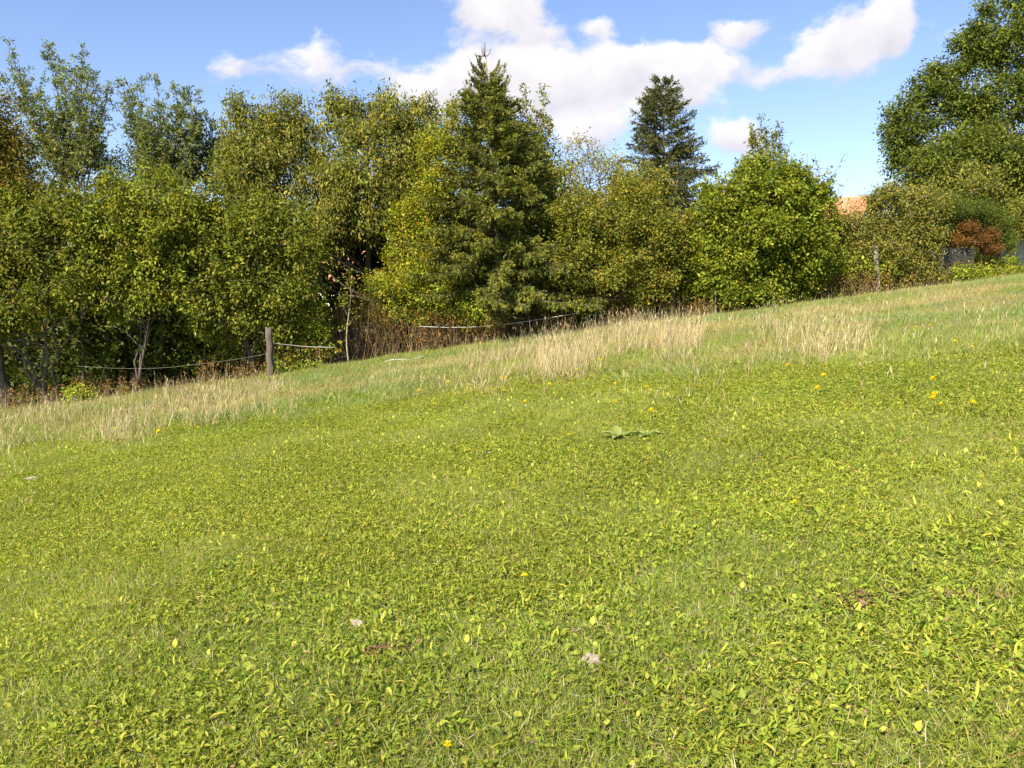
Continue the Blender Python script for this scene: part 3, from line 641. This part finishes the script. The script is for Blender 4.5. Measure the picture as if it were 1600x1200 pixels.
# ------------------------------------------------------------------ spruces
def spruce(label, bpx, Y0, top_px, w_bot, crown_low, seed, palette, profile=1.0, thin=0, tipbare=True, bark=BARK, dens=1.0, lowgap=0):
    x = (bpx - 800) / F * Y0; b0 = np.array([x, Y0, float(gz(x, Y0)) - .05]); root = thing('spruce_tree', label, 'tree', b0)
    tip = P(*top_px, Y0); H = tip[2] - b0[2]; g = Geo(); gn = Geo(); gb = Geo()
    t = np.linspace(0, 1, 14)[:, None]; axis = b0 + (tip - b0) * t + np.array([.04, 0, 0]) * np.sin(t * 9)
    rb = H * .0125; g.tubes(axis, rb * (1 - .93 * t[:, 0]) + .006, 8)
    def ax_at(z):
        f = (z - b0[2]) / H; return b0 + (tip - b0) * f
    z = crown_low; tw_pos, tw_dir, tw_len, tw_out = [], [], [], []; bp, br = [], []
    top_leaf = tip[2] - H * (.125 if tipbare else .0)
    while z < top_leaf:
        f = (top_leaf - z) / (top_leaf - crown_low)
        nb = rng.integers(5, 8) if f > .1 else 4
        for _ in range(int(nb * dens) or 1):
            az = rng.random() * 2 * math.pi
            ln = w_bot * (f**profile) * rng.uniform(.55, 1.22) + .22
            rise = .75 * (1 - f)**2 + .08; k = 8; tt = np.linspace(0, 1, k)
            out = np.array([math.cos(az), math.sin(az), 0])
            s0 = ax_at(z + rng.uniform(-.1, .1))
            pz = ln * (rise * tt - (.42 * f) * tt**1.6 + .22 * f * tt**3)
            pts = s0 + out * (ln * tt)[:, None] + np.array([0, 0, 1.]) * pz[:, None]
            bp.append(pts); br.append(.011 * (1 - .85 * tt) * (.5 + f) + .003)
            sidev = np.array([-out[1], out[0], 0])
            m = int(ln * (38 if tipbare else 24)) + 7
            u = rng.uniform(.12, 1, m)**.8; i = np.minimum((u * (k - 1)).astype(int), k - 2); q = pts[i] + (pts[i + 1] - pts[i]) * (u * (k - 1) - i)[:, None]
            sg = rng.choice([-1, 1], m)
            tl = (.20 + .32 * (1 - u) * min(ln, 1.6)) * rng.uniform(.7, 1.2, m)
            dr = nrm(out * rng.uniform(.5, 1.0, (m, 1)) + sidev * sg[:, None] * rng.uniform(.3, 1, (m, 1)) + np.array([0, 0, 1.]) * (rng.normal(.45 * (1 - f) - .7 * f, .38, (m, 1))))
            tw_pos.append(q); tw_dir.append(dr); tw_len.append(tl); tw_out.append(np.repeat(out[None], m, 0))
            # leader of the branch itself
            tw_pos.append(pts[-2:-1]); tw_dir.append(nrm(pts[-1:] - pts[-2:-1])); tw_len.append(np.array([.28])); tw_out.append(out[None])
        z += rng.uniform(.09, .15)
    gb.tubes(np.array(bp), np.array(br), 4)
    if tipbare:            # bare upswept twigs of the thinning top
        for q_ in range(34):
            zz = top_leaf - .9 + 1.35 * rng.random()**1.1; az = rng.random() * 6.2832; o_ = np.array([math.cos(az), math.sin(az), 0]); k = 7; tt = np.linspace(0, 1, k)[:, None]
            ln = (.30 + .55 * np.clip((tip[2] - zz) / 2.0, 0, 1)) * rng.uniform(.75, 1.25)
            pts = ax_at(zz) + o_ * ln * tt**.9 + np.array([0, 0, 1.]) * ln * (.10 * tt + .85 * tt**2.2)
            gb.tubes(pts, .012 * (1 - .6 * tt[:, 0]), 4)
            for w_ in range(3):
                i = rng.integers(2, 6); d2 = nrm(o_ * .6 + rng.normal(0, .5, 3) + np.array([0, 0, .9])); gb.tubes(np.stack([pts[i], pts[i] + d2 * ln * .3]), [.009, .004], 3)
            m = 9; u = rng.uniform(.2, 1, m); i = np.minimum((u * 6).astype(int), 5); tw_pos.append(pts[i]); tw_dir.append(nrm(pts[i + 1] - pts[i] + rng.normal(0, .01, (m, 3)))); tw_len.append(np.full(m, .13)); tw_out.append(np.repeat(o_[None], m, 0))
    pos = np.concatenate(tw_pos); D = np.concatenate(tw_dir); ln = np.concatenate(tw_len); n = len(pos)
    sx = nrm(np.cross(D, rdir(n))); gb.inst(*BLADE1, pos, sx, D, np.cross(sx, D), np.full(n, .012), ln, np.full((n, 3), .06))
    tcol = pal(n, palette, .16)
    K = 11 if tipbare else 7
    for j in range(K):
        u = rng.random(n); base = pos + D * (ln * u)[:, None]
        s = nrm(np.cross(D, rdir(n))); Yd = nrm(D * .9 + s * .8 + np.array([0, 0, -.10]))
        X = nrm(np.cross(Yd, rdir(n))); Zn = np.cross(X, Yd); l = rng.uniform(.05, .085, n)
        g2c = tcol * np.exp(rng.normal(0, .12, (n, 1)))
        gn.inst(*BLADE1, base, X, Yd, Zn, np.full(n, .030 if tipbare else .04), l * 1.2, g2c)
    g.build('trunk', bark, root); gb.build('branches', BARK, root); gn.build('needles', NEEDLE, root)
    if tipbare:
        gt = Geo(); q = ax_at(tip[2] - H * .02)
        for az, ln_, up_ in ((2.9, .32, .10), (.4, .18, .22), (1.6, .12, .24), (4.5, .15, .2), (3.4, .10, .25)):
            tt = np.linspace(0, 1, 5)[:, None]; o_ = np.array([math.cos(az), math.sin(az), 0])
            gt.tubes(q + o_ * ln_ * np.sqrt(tt) + np.array([0, 0, 1]) * up_ * tt**2 , .017 * (1 - .4 * tt[:, 0]), 5)
        gt.tubes(np.array([q, q + [0.0, 0, .38]]), [.022, .014], 6)
        gt.build('bare_tip', WOOD, root)
SPR = [((.145, .16, .014), 5), ((.21, .215, .02), 3), ((.07, .09, .014), 3)]
spruce('large spruce with a bare forked tip standing at the centre of the hedge', 788, 25.4, (757, 78), 2.5, P(788, 450, 25.4)[2], 1, SPR, profile=.80, bark=PALEBARK, dens=1.2)
spruce('smaller dark spruce farther back, standing against the clouds right of centre', 1042, 34, (1034, 133), 2.6, P(1040, 400, 34)[2], 2, [((.085, .10, .02), 5), ((.12, .125, .02), 3), ((.06, .072, .016), 3)], profile=.78, tipbare=False)

# ------------------------------------------------------------------ masses of undergrowth
def thicket():
    g = Geo()
    n = 7500; px = rng.uniform(-260, 1330, n); Yd = rng.uniform(27.5, 31, n)
    topp = 290 + 60 * fbm(px / 90, px * 0, 120) - np.where(px < 500, 0, 0) + np.clip((px - 900) / 400, 0, 1) * 40
    bot = 640 - (px + 0) * .115
    py = topp + (bot - topp) * rng.random(n)**.85
    c = np.array([P(a, b, d) for a, b, d in zip(px, py, Yd)])
    leaf_cloud(g, c, nrm(rdir(n) + np.array([0, -.5, .4])), 8, .36, .25, .6, [((.04, .055, .014), 4), ((.06, .08, .018), 3), ((.075, .075, .02), 2)], .2)  # dark greens put the shade of the hedge interior into the leaf colour
    tag(g.build('thicket', FOL), 'tangled thicket, leaves coloured dark as shade, seen through the gaps behind the hedge', 'thicket', kind='stuff')
thicket()

def undergrowth(name, label, spec, palette, llen, lw, per=12, spread=.16, material=None, stalks=0, stalkcol=(.3, .18, .09)):
    g = Geo(); cs = []; 
    for (px, py, rx, ry, Y, n) in spec:
        a = rng.uniform(-1, 1, n) ; b = rng.uniform(-1, 1, n); d = rng.uniform(-.6, .6, n)
        for i in range(n):
            q = P(px + a[i] * rx, py + b[i] * ry, Y + d[i]); gg = float(gz(q[0], q[1]))
            if q[2] > gg + .02: cs.append(q)
    cs = np.array(cs); n = len(cs)
    leaf_cloud(g, cs, nrm(rdir(n) + np.array([0, -.4, .6])), per, spread, llen, lw, palette, .1, .2)
    if stalks:
        s = cs[rng.integers(0, n, stalks)]; m = len(s); base = s.copy(); base[:, 2] = gz(s[:, 0], s[:, 1])
        h = (s[:, 2] - base[:, 2]) + rng.uniform(.1, .5, m); D = nrm(np.stack([rng.normal(0, .22, m), rng.normal(0, .15, m), np.ones(m)], 1))
        X = nrm(np.cross(D, rdir(m)))
        g.inst(*BLADE3, base, X, D, np.cross(X, D), np.full(m, .013), h, pal(m, [(stalkcol, 2), (tuple(np.array(stalkcol) * 1.5), 1), (tuple(np.array(stalkcol) * .6), 1)], .15))
    tag(g.build(name, material or FOL), label, 'undergrowth', kind='stuff')
undergrowth('dry_weeds', 'rusty brown dry weeds and dock stalks along the foot of the hedge',
    [(60, 626, 110, 18, 22.5, 170), (230, 610, 120, 16, 22.9, 170), (370, 586, 60, 18, 23.2, 110), (470, 560, 50, 18, 23.7, 160), (600, 510, 90, 28, 24.9, 420), (720, 515, 70, 25, 24.7, 260), (840, 510, 60, 22, 25.0, 200), (560, 480, 35, 20, 25.0, 160),
     (1000, 490, 60, 14, 25.2, 120), (1100, 485, 60, 14, 25.2, 150), (1330, 440, 60, 14, 26, 240), (1430, 440, 50, 12, 26.5, 120), (1500, 425, 40, 14, 27.3, 120), (-100, 645, 90, 22, 22.4, 150)],
    [((.12, .065, .03), 4), ((.18, .115, .05), 3), ((.08, .05, .028), 3), ((.12, .105, .03), 3), ((.22, .10, .04), .7)], .06, .4, 9, .16, STRAW, stalks=2600, stalkcol=(.22, .155, .085))  # weed browns darkened to paint in the shade at the hedge foot
undergrowth('brambles', 'leafy green brambles and nettles growing along the foot of the hedge',
    [(640, 470, 70, 32, 25.2, 620), (700, 480, 50, 28, 25.0, 300), (760, 500, 30, 14, 24.8, 90), (470, 515, 45, 45, 23.8, 380), (460, 578, 40, 12, 22.9, 130), (900, 480, 60, 18, 25.8, 240), (1090, 460, 45, 22, 25.8, 280),
     (1175, 462, 50, 18, 25.0, 280), (1240, 450, 40, 20, 25.6, 200), (1300, 430, 40, 30, 26.3, 360), (1345, 425, 60, 16, 26.2, 220), (1440, 435, 70, 12, 26.8, 260), (1560, 428, 70, 10, 26.5, 340), (1550, 415, 40, 12, 29, 160), (130, 570, 120, 50, 24.3, 90), (330, 545, 90, 40, 24.4, 150), (125, 622, 20, 14, 21.9, 50), (745, 480, 25, 20, 24.7, 90)],
    [((.12, .155, .02), 4), ((.17, .195, .025), 3), ((.08, .11, .02), 3), ((.22, .18, .03), .6)], .075, .55, 11, .15)

# ------------------------------------------------------------------ small trees, posts, tapes
def post(name, label, cat, px0, py0, px1, py1, Y, r, m, sides=8, taper=.9):
    a = P(px0, py0, Y); b = P(px1, py1, Y); a[2] = min(a[2], float(gz(a[0], a[1]))) - .1
    g = Geo(); k = 7; t = np.linspace(0, 1, k)[:, None]; pts = a + (b - a) * t + rng.normal(0, r * .12, (k, 3)) * np.array([1, 1, 0])
    g.tubes(pts - a, r * (1 - (1 - taper) * t[:, 0]) * (1 + rng.normal(0, .05, k)), sides)
    o = g.build(name, m, loc=a); 
    me = o.data
    v = np.empty(len(me.vertices) * 3, np.float32); me.vertices.foreach_get('co', v); v = v.reshape(-1, 3) + np.array(a, np.float32); me.vertices.foreach_set('co', v.ravel()); me.update()
    return tag(o, label, cat)
post('fence_post', 'thick weathered wooden fence post leaning at the left of the hedge', 'post', 424, 592, 419, 512, 22.2, .10, WOOD)
post('fence_post', 'pale slim wooden post in front of the hawthorn right of centre', 'post', 1052, 490, 1050, 430, 25.0, .05, WOOD)
post('fence_post', 'grey concrete post with pale top among the thin olive shrub', 'post', 1374, 445, 1367, 383, 26.0, .09, CONC)
post('fence_post', 'thick grey-brown post standing left of the dark netting at right', 'post', 1469, 432, 1468, 372, 26.8, .13, WOOD)
post('fence_post', 'thin grey stake near the white netting hook beside the yellow-green bush', 'post', 1118, 486, 1118, 452, 25.0, .025, CONC)
post('fence_post', 'short dark stump of a post under the thin olive shrub', 'post', 1335, 430, 1334, 405, 26.3, .05, WOOD)

def sapling():
    a = P(546, 572, 23.0); a[2] = float(gz(a[0], a[1])) - .03
    root = thing('sapling', 'thin pale sapling with a bare stem standing in front of the rusty weeds', 'sapling', a)
    g = Geo(); k = 9; t = np.linspace(0, 1, k); pts = np.array([P(546 - 4 * math.sin(q * 5) - 2 * q, 572 - q * 125, 23.0) for q in t]); pts[0] = a
    g.tubes(pts, .028 - .02 * t, 6)
    E = pts[[3, 4, 5, 5, 6, 6, 7, 7, 8, 8]]; En = E + np.stack([rng.normal(0, .16, 10), rng.normal(0, .14, 10), rng.uniform(.15, .4, 10)], 1)
    limb_tubes(g, E, En, np.full(10, .006), np.full(10, .002), 5, 4)
    g.build('trunk', PALEBARK, root); g = Geo(); c = np.concatenate([En, En + rng.normal(0, .12, (10, 3)), pts[5:]])
    leaf_cloud(g, c, rdir(len(c)), 12, .13, .07, .5, HAW, .2); g.build('crown', FOL, root)
sapling()

# small yellow-leaved weed next to the sapling
tree('yellow_sapling', 'tiny sapling with bright yellow leaves just left of the thin pale sapling', 'sapling', 531, 23.2, [(529, 540, 8, 14)], 12, 4, .05, .6, [((.26, .24, .03), 3), ((.20, .20, .03), 1)], .09, .1, r=.012, limbs=8, twig=False)
tree('yellow_sapling', 'tiny bright green sapling in the shade at the left edge of the dry grass', 'sapling', 125, 22.0, [(125, 615, 12, 14)], 34, 7, .07, .6, [((.2, .24, .03), 3)], .1, .1, r=.012, limbs=8, twig=False)
tree('brush_pile', 'bare branches with a few green leaves piled against the front spruce trunk', 'bush', 760, 24.9, [(750, 470, 18, 16), (770, 490, 25, 14)], 70, 8, .07, .5, [((.17, .19, .04), 1)], .12, .1, r=.02, stems=5, limbs=60, bark=PALEBARK)

def tape(name, label, pts_px, Y, w=.022, m=None):
    pts = np.array([P(a, b, Y if not isinstance(Y, (tuple, list)) else Y[0] + (Y[1] - Y[0]) * i / (len(pts_px) - 1)) for i, (a, b) in enumerate(pts_px)])
    # smooth
    t = np.linspace(0, len(pts) - 1, 28); q = np.stack([np.interp(t, np.arange(len(pts)), pts[:, i]) for i in range(3)], 1)
    for _ in range(6): q[1:-1] = (q[:-2] + 2 * q[1:-1] + q[2:]) / 4
    g = Geo(); g.tubes(q, np.full(len(q), w / 2), 5); tag(g.build(name, m or TAPE), label, 'fence tape')
tape('fence_tape', 'white fence tape sagging past the front spruce trunk', [(655, 510), (700, 512), (745, 511), (800, 506), (850, 498), (905, 489)], (24.2, 24.6), .024)
tape('fence_tape', 'short bright stretch of white fence tape between leaning post and sapling', [(424, 536), (450, 539), (480, 542), (525, 543)], (22.2, 23.2), .022)
tape('fence_tape', 'thin faded fence tape sagging in the shade left of the leaning post', [(120, 572), (180, 576), (250, 576), (320, 568), (380, 560), (420, 552)], 22.9, .008, m=CONC)

# white plank lying in the grass
g = Geo(); a = G(600, 571); b = G(662, 563); mid = (a + b) / 2; ang = math.atan2((b - a)[1], (b - a)[0])
g2 = []
v0 = mid + np.array([0, 0, .07]); L0 = np.linalg.norm((b - a)[:2])
k = 6; t = np.linspace(0, 1, k)[:, None]; g.tubes((a + [0, 0, .09]) + ((b - a)) * t + np.array([0, 0, .03]) * np.sin(t * 7), np.full(k, .022), 6)
tag(g.build('wooden_pole', TAPE), 'long pale pole lying in the grass below the rusty weeds', 'pole')

# rusty mesh beside the spruce
def mesh_panel(name, label, cat, px0, py0, px1, py1, Y, m, nx, nz, r, fill=None, skew=0):
    a = P(px0, py1, Y); c = P(px1, py0, Y)
    root = thing(name, label, cat, (a[0], Y, a[2]))
    g = Geo(); X = np.linspace(a[0], c[0], nx); Zz = np.linspace(a[2], c[2], nz)
    wv = lambda x: .04 * np.sin(x * 4)
    for x in X:
        k = 8; zz = np.linspace(a[2], c[2], k); g.tubes(np.stack([np.full(k, x) + .02 * np.sin(zz * 5), Y + wv(x) + zz * 0, zz], 1), np.full(k, r), 4)
    g.build('wire', m, root).name = 'vertical_wires'
    g = Geo()
    for z in Zz:
        k = 14; xx = np.linspace(a[0], c[0], k); g.tubes(np.stack([xx, Y + wv(xx) + .008, z + .02 * np.sin(xx * 3)], 1), np.full(k, r), 4)
    g.build('horizontal_wires', m, root)
    return root
mesh_panel('wire_mesh_panel', 'rusty brown wire mesh panel under the branches right of the front spruce trunk', 'wire mesh', 812, 482, 858, 512, 25.3, RUST, 14, 10, .007)
mesh_panel('garden_netting', 'dark netting stretched in front of the shade below the orange dead conifer', 'netting', 1474, 388, 1522, 428, 27.0, NET, 26, 22, .010)

# ------------------------------------------------------------------ buildings
def prism_roof(g, x0, x1, y0, y1, z0, z1):
    """gable roof, ridge along x"""
    ym = (y0 + y1) / 2; v = [(x0, y0, z0), (x1, y0, z0), (x1, ym, z1), (x0, ym, z1), (x0, y1, z0), (x1, y1, z0)]
    g.add(v, [(0, 1, 2), (0, 2, 3), (3, 2, 5), (3, 5, 4), (0, 3, 4), (1, 5, 2), (0, 4, 5), (0, 5, 1)], (.5, .5, .5))
def roof_rows(name, parent, x0, x1, y0, ym, z0, z1, rows, m):
    g = Geo(); w = .24
    cols = int((x1 - x0) / w); slope = math.atan2(z1 - z0, ym - y0); L_ = math.hypot(z1 - z0, ym - y0) / rows
    for r_ in range(rows):
        f = (r_ + .5) / rows; cy = y0 + (ym - y0) * f; cz = z0 + (z1 - z0) * f
        for c_ in range(cols):
            x = x0 + (c_ + .5) * w + rng.normal(0, .006); q = L_ * .56
            v = []
            for sx in (-.5, 0, .5):
                for sy, lift in ((-1, .055), (1, .03)):
                    v.append((x + sx * w * .94, cy + sy * q * math.cos(slope), cz + sy * q * math.sin(slope) + lift + (.03 if sx == 0 else 0) + rng.normal(0, .004)))
            g.add(v, [(0, 2, 3), (0, 3, 1), (2, 4, 5), (2, 5, 3)], (.5, .5, .5))
    tag(g.build(name, m, parent), kind='stuff')
def house(label, bx, by, wx, wy, z0, zw, zr, tiles=True, rz=0, windows=()):
    root = thing('house', label, 'house', (bx, by, z0)); root.rotation_euler = (0, 0, rz)
    g = Geo(); box(g, (bx, by, (z0 + zw) / 2), wx, wy, zw - z0)
    x0, x1, y0, y1 = bx - wx / 2, bx + wx / 2, by - wy / 2, by + wy / 2
    g.add([(x0 + .01, y0 + .05, zw), (x0 + .01, y1 - .05, zw), (x0 + .01, by, zr - .25), (x1 - .01, y0 + .05, zw), (x1 - .01, y1 - .05, zw), (x1 - .01, by, zr - .25)], [(0, 2, 1), (3, 4, 5)], (.5, .5, .5))
    g.build('wall', PLASTER, root)
    g = Geo(); e = .45
    for s in (-1, 1):   # two roof slabs with overhang
        ya = by + s * (wy / 2 + e); za = zw - e * (zr - zw) / (wy / 2); x0_, x1_ = x0 - .4, x1 + .4; th = .12
        v = [(x0_, ya, za), (x1_, ya, za), (x1_, by, zr), (x0_, by, zr), (x0_, ya, za - th), (x1_, ya, za - th), (x1_, by, zr - th), (x0_, by, zr - th)]
        g.add(v, [(0, 1, 2), (0, 2, 3), (4, 6, 5), (4, 7, 6), (0, 4, 5), (0, 5, 1), (0, 3, 7), (0, 7, 4), (1, 5, 6), (1, 6, 2)], (.5, .5, .5))
    rf = g.build('roof', TILE, root)
    ya = by - (wy / 2 + e); za = zw - e * (zr - zw) / (wy / 2)
    roof_rows('roof_tiles', rf, x0 - .4, x1 + .4, ya, by, za, zr, 14, TILE)
    for (wx_, wz_) in windows:
        g = Geo(); 
        for dx in (-.5, .5): box(g, (bx + wx_ + dx, y0 - .03, wz_), .08, .08, 1.28)
        for dz in (-.6, .6): box(g, (bx + wx_, y0 - .03, wz_ + dz), .92, .08, .08)
        fr = g.build('window', DARKWOOD, root); g = Geo(); box(g, (bx + wx_, y0 - .012, wz_), .92, .03, 1.12); g.build('pane', GLASS, fr)
    return root
# right-hand house: ridge ends near px 1362, y 306
r1p = P(1362, 305, 46); hz = R(-38); hc = r1p[:2] - 4.6 * np.array([math.cos(hz), math.sin(hz)])
house('house with an orange tiled roof showing between the yellow-green bush and the big trees', hc[0], hc[1], 8.4, 7, float(gz(hc[0], hc[1])) - .5, r1p[2] - 2.6, r1p[2], rz=hz, windows=((-1.5, r1p[2] - 4.2), (1.5, r1p[2] - 4.2)))
r2p = P(560, 385, 42)
house('house with a reddish roof glimpsed through the large cherry tree', r2p[0], 43, 6, 6, float(gz(r2p[0], 43)) - .5, P(560, 430, 40)[2], P(560, 388, 43)[2])
# shed at right edge
def shed():
    a = P(1574, 350, 33); x0 = a[0]; zt = a[2]; zb = float(gz(x0 + 1, 33)) - .3
    root = thing('garden_shed', 'whitewashed shed with an overhanging dark eave at the right edge', 'shed', (x0 + 2.2, 34, zb))
    g = Geo(); box(g, (x0 + 2.6, 34.6, (zb + zt) / 2), 4.6, 3, zt - zb); g.build('wall', PLASTER, root)
    g = Geo(); box(g, (x0 + 2.4, 34.5, zt + .09), 5.4, 4.2, .16); g.build('roof', DARKWOOD, root)
    for k in range(9):
        g = Geo(); box(g, (x0 - .05 + k * .6, 32.35, zt - .06), .1, .5, .12); g.build('rafter', WOOD, root)
    g = Geo(); box(g, (x0 + .62, 33.08, zt - .42), .75, .05, .5); g.build('shutter', TILE, root)
shed()

# ------------------------------------------------------------------ stones and litter
def stone(label, px, py, s, seed, m=STONE, name='stone', flat=.5):
    c = G(px, py); rs = np.random.default_rng(seed)
    import bmesh
    bm = bmesh.new(); bmesh.ops.create_icosphere(bm, subdivisions=3, radius=1)
    ph = rs.random(6) * 6
    for v in bm.verts:
        q = v.co; k = 1 + .22 * math.sin(q.x * 3.1 + ph[0]) * math.cos(q.y * 2.7 + ph[1]) + .13 * math.sin(q.z * 6 + q.x * 4 + ph[2]) + rs.normal(0, .03)
        v.co = q * k; v.co.x *= s * 1.25; v.co.y *= s * .9; v.co.z *= s * flat
    me = bpy.data.meshes.new(name); bm.to_mesh(me); bm.free(); me.materials.append(m); o = bpy.data.objects.new(name, me); sc.collection.objects.link(o)
    o.location = (float(c[0]), float(c[1]), float(gz(c[0], c[1])) + s * .3 + .016); tag(o, label, 'stone')
stone('pale rough stone lying in the lawn at lower centre, nearest the camera', 926, 1046, .034, 3, flat=.95)
stone('pale tan stone in the lawn at lower left of centre', 561, 986, .036, 4, flat=.8)
stone('small greyish stone in the lawn just right of the tan stone', 605, 972, .028, 5)
stone('small tan stone in the left part of the lawn near the dry grass', 50, 752, .06, 6, flat=.35)
stone('tiny white stone, right one of a pair in the middle lawn', 776, 706, .022, 7, TAPE)
stone('tiny white stone, left one of a pair in the middle lawn', 765, 712, .018, 8, TAPE)
stone('small tan stone near the upper right netting at the meadow edge', 1490, 442, .13, 9)

# soil patches: crumbs of earth where the sward is open
g = Geo()
for p, rx, ry in BARE:
    n = 150; a = rng.random(n) * 6.283; rr = np.sqrt(rng.random(n)); x = p[0] + np.cos(a) * rr * rx; y = p[1] + np.sin(a) * rr * ry
    for q in range(2):
        az = rng.random(n) * 6.283; Y = np.stack([np.cos(az), np.sin(az), rng.normal(0, .3, n)], 1); X, Y, Zn = frames(Y, nrm(np.array([[0, 0, 1.]]) + .5 * rng.normal(size=(n, 3))))
        g.inst(*LEAF2, np.stack([x, y, gz(x, y) + rng.uniform(.004, .03, n)], 1), X, Y, Zn, rng.uniform(.012, .03, n), rng.uniform(.015, .045, n), pal(n, [((.22, .12, .07), 3), ((.30, .19, .11), 2), ((.13, .08, .05), 2)], .15))
tag(g.build('bare_earth', STRAW), 'reddish brown crumbly earth and dead leaves in small bare patches', 'earth', kind='stuff')

# ------------------------------------------------------------------ broad-leaved plants (each leaf a part)
def leafmesh(l, w, arch, m=7, wav=0.0):
    v, f = [], []
    for i in range(m):
        t = i / (m - 1); ww = w * math.sin(math.pi * min(1, .06 + t * .94)**.8) * (1 if t < .97 else .1)
        y = l * t * math.cos(arch * t * .5); z = l * (.55 * t - arch * .55 * t * t)
        for s in (-1, 0, 1): v.append((s * ww, y, z + abs(s) * ww * .3 + wav * math.sin(t * 16 + s)))
    for i in range(m - 1):
        a = i * 3; b = a + 3
        f += [(a, a + 1, b + 1), (a, b + 1, b), (a + 1, a + 2, b + 2), (a + 1, b + 2, b + 1)]
    return np.array(v), f
def plant(name, label, px, py, nl, l, w, cols, cat='plant', arch=.9, tilt=1):
    c = G(px, py); c[2] = float(gz(c[0], c[1])); root = thing(name, label, cat, c)
    for i in range(nl):
        az = i / nl * 6.283 + rng.normal(0, .25); li = l * rng.uniform(.7, 1.15); v, f = leafmesh(li, w * li / l, arch * rng.uniform(.7, 1.2), wav=.004)
        ca, sa = math.cos(az), math.sin(az); v = v * np.array([1, 1, tilt * rng.uniform(.7, 1.2)]); v = v @ np.array([[ca, sa, 0], [-sa, ca, 0], [0, 0, 1]]) + c + np.array([0, 0, .01])
        g = Geo(); g.add(v, f, cols[i % len(cols)]); g.build('leaf', LEAFG, root)
DOCK = [(.25, .30, .07), (.20, .25, .05), (.28, .32, .09)]
plant('dock_plant', 'large-leaved pale green dock plant in the middle of the lawn, left of its neighbour', 968, 688, 13, .21, .042, DOCK, arch=.7, tilt=1.25)
plant('dock_plant', 'large-leaved pale green dock plant in the middle of the lawn, right of its neighbour', 1010, 686, 12, .19, .040, DOCK, arch=.7, tilt=1.2)
plant('dandelion_plant', 'bright upright dandelion rosette in the lower right lawn', 1133, 903, 9, .13, .016, [(.25, .29, .035), (.2, .25, .03)], tilt=1.4)
plant('dandelion_plant', 'small dandelion rosette in the lawn at bottom centre-left', 742, 1055, 8, .11, .015, [(.2, .25, .03), (.16, .2, .03)], tilt=1.3)
plant('dandelion_plant', 'dark green leafy clump in the lower left lawn', 355, 888, 8, .13, .022, [(.08, .13, .02)], tilt=1.2)
plant('dandelion_plant', 'small pale rosette in the lawn at centre right', 1000, 855, 7, .10, .016, [(.26, .29, .04)], tilt=1.3)

# dandelion flowers: head + stem
def flower_proto(c, label, s, hgt, group=None, col=(.90, .74, .02)):
    s = s * 1.35; hgt = hgt * 1.2
    root = thing('dandelion_flower', label, 'flower', c, group)
    g = Geo(); n = 34; az = rng.random(n) * 6.283; el = rng.uniform(.1, 1.3, n); Y = np.stack([np.cos(az) * np.cos(el), np.sin(az) * np.cos(el), np.sin(el)], 1)
    X, Y, Zn = frames(Y, np.array([[0, 0, 1.]])); ctr = np.array(c) + [0, 0, hgt]
    g.inst(*LEAF2, np.repeat(ctr[None], n, 0), X, Y, Zn, np.full(n, s * .35), np.full(n, s), pal(n, [(col, 1)], .08)); g.build('flower_head', LEAFG, root)
    g = Geo(); g.tubes(np.array([c, c + np.array([.005, 0, hgt * .5]), ctr]), [.003, .0025, .0025], 5, (.14, .18, .04)); g.build('stem', LEAFG, root)
    return root
def at(px, py): c = G(px, py); c[2] = float(gz(c[0], c[1])); return c
fl = [(820, 920, .016, .05, 'bright yellow dandelion flower alone in the lower middle of the lawn'), (1240, 803, .018, .05, 'yellow dandelion flower alone in the right-hand lawn'),
      (182, 688, .03, .15, 'yellow dandelion flower at the left edge of the mown lawn below the dry grass'), (1455, 634, .03, .2, 'tall yellow flower, upper one of the cluster at right'),
      (1457, 648, .03, .14, 'yellow flower, middle one of the cluster at right'), (1469, 650, .02, .08, 'yellow flower, rightmost of the cluster at right'), (1276, 626, .03, .1, 'yellow flower left of the cluster at right, in longer grass'),
      (1518, 652, .026, .1, 'yellow flower right of the cluster, in longer grass'), (700, 1197, .014, .05, 'yellow dandelion flower at the bottom edge'), (890, 697, .024, .08, 'yellow dandelion flower in mid lawn left of the dock plants'), (1017, 660, .03, .1, 'yellow dandelion flower just above the dock plants')]
for a, b, s, h, lab in fl: flower_proto(at(a, b), lab, s, h)
grp = 'small yellow flowers in the middle of the upper meadow'
GL = 'tiny yellow flower in the middle of the upper meadow below the tall straw grass'
proto = flower_proto(at(935, 582), GL, .03, .18, grp)
for (a, b) in [(938, 588), (885, 600), (900, 596), (782, 612), (790, 610), (733, 618), (700, 620), (678, 652), (858, 630), (960, 624), (974, 630), (1010, 628), (788, 630), (655, 634), (1490, 560), (1452, 528), (1518, 563), (1554, 473), (1570, 474), (1535, 472),
               (1430, 530), (1230, 600), (820, 655), (248, 700), (310, 688), (960, 650), (1285, 620), (1455, 660), (1350, 470), (615, 615), (430, 660), (1585, 480)]:
    r_ = proto.copy(); sc.collection.objects.link(r_); r_.location = tuple(at(a, b)); r_.rotation_euler = (0, 0, random.random() * 6); s = random.uniform(.7, 1.1); r_.scale = (s, s, s)
    where = 'left' if a < 500 else ('middle' if a < 1100 else 'right')
    r_['label'] = {'left': 'tiny yellow flower by the straw coloured grass at the left side of the meadow', 'middle': GL, 'right': 'tiny yellow flower among the green and straw grass of the right upper slope'}[where]
    r_['group'] = {'left': 'small yellow flowers at the left of the meadow', 'middle': grp, 'right': 'small yellow flowers on the right upper slope'}[where]
    for ch in proto.children:
        k = ch.copy(); sc.collection.objects.link(k); k.parent = r_
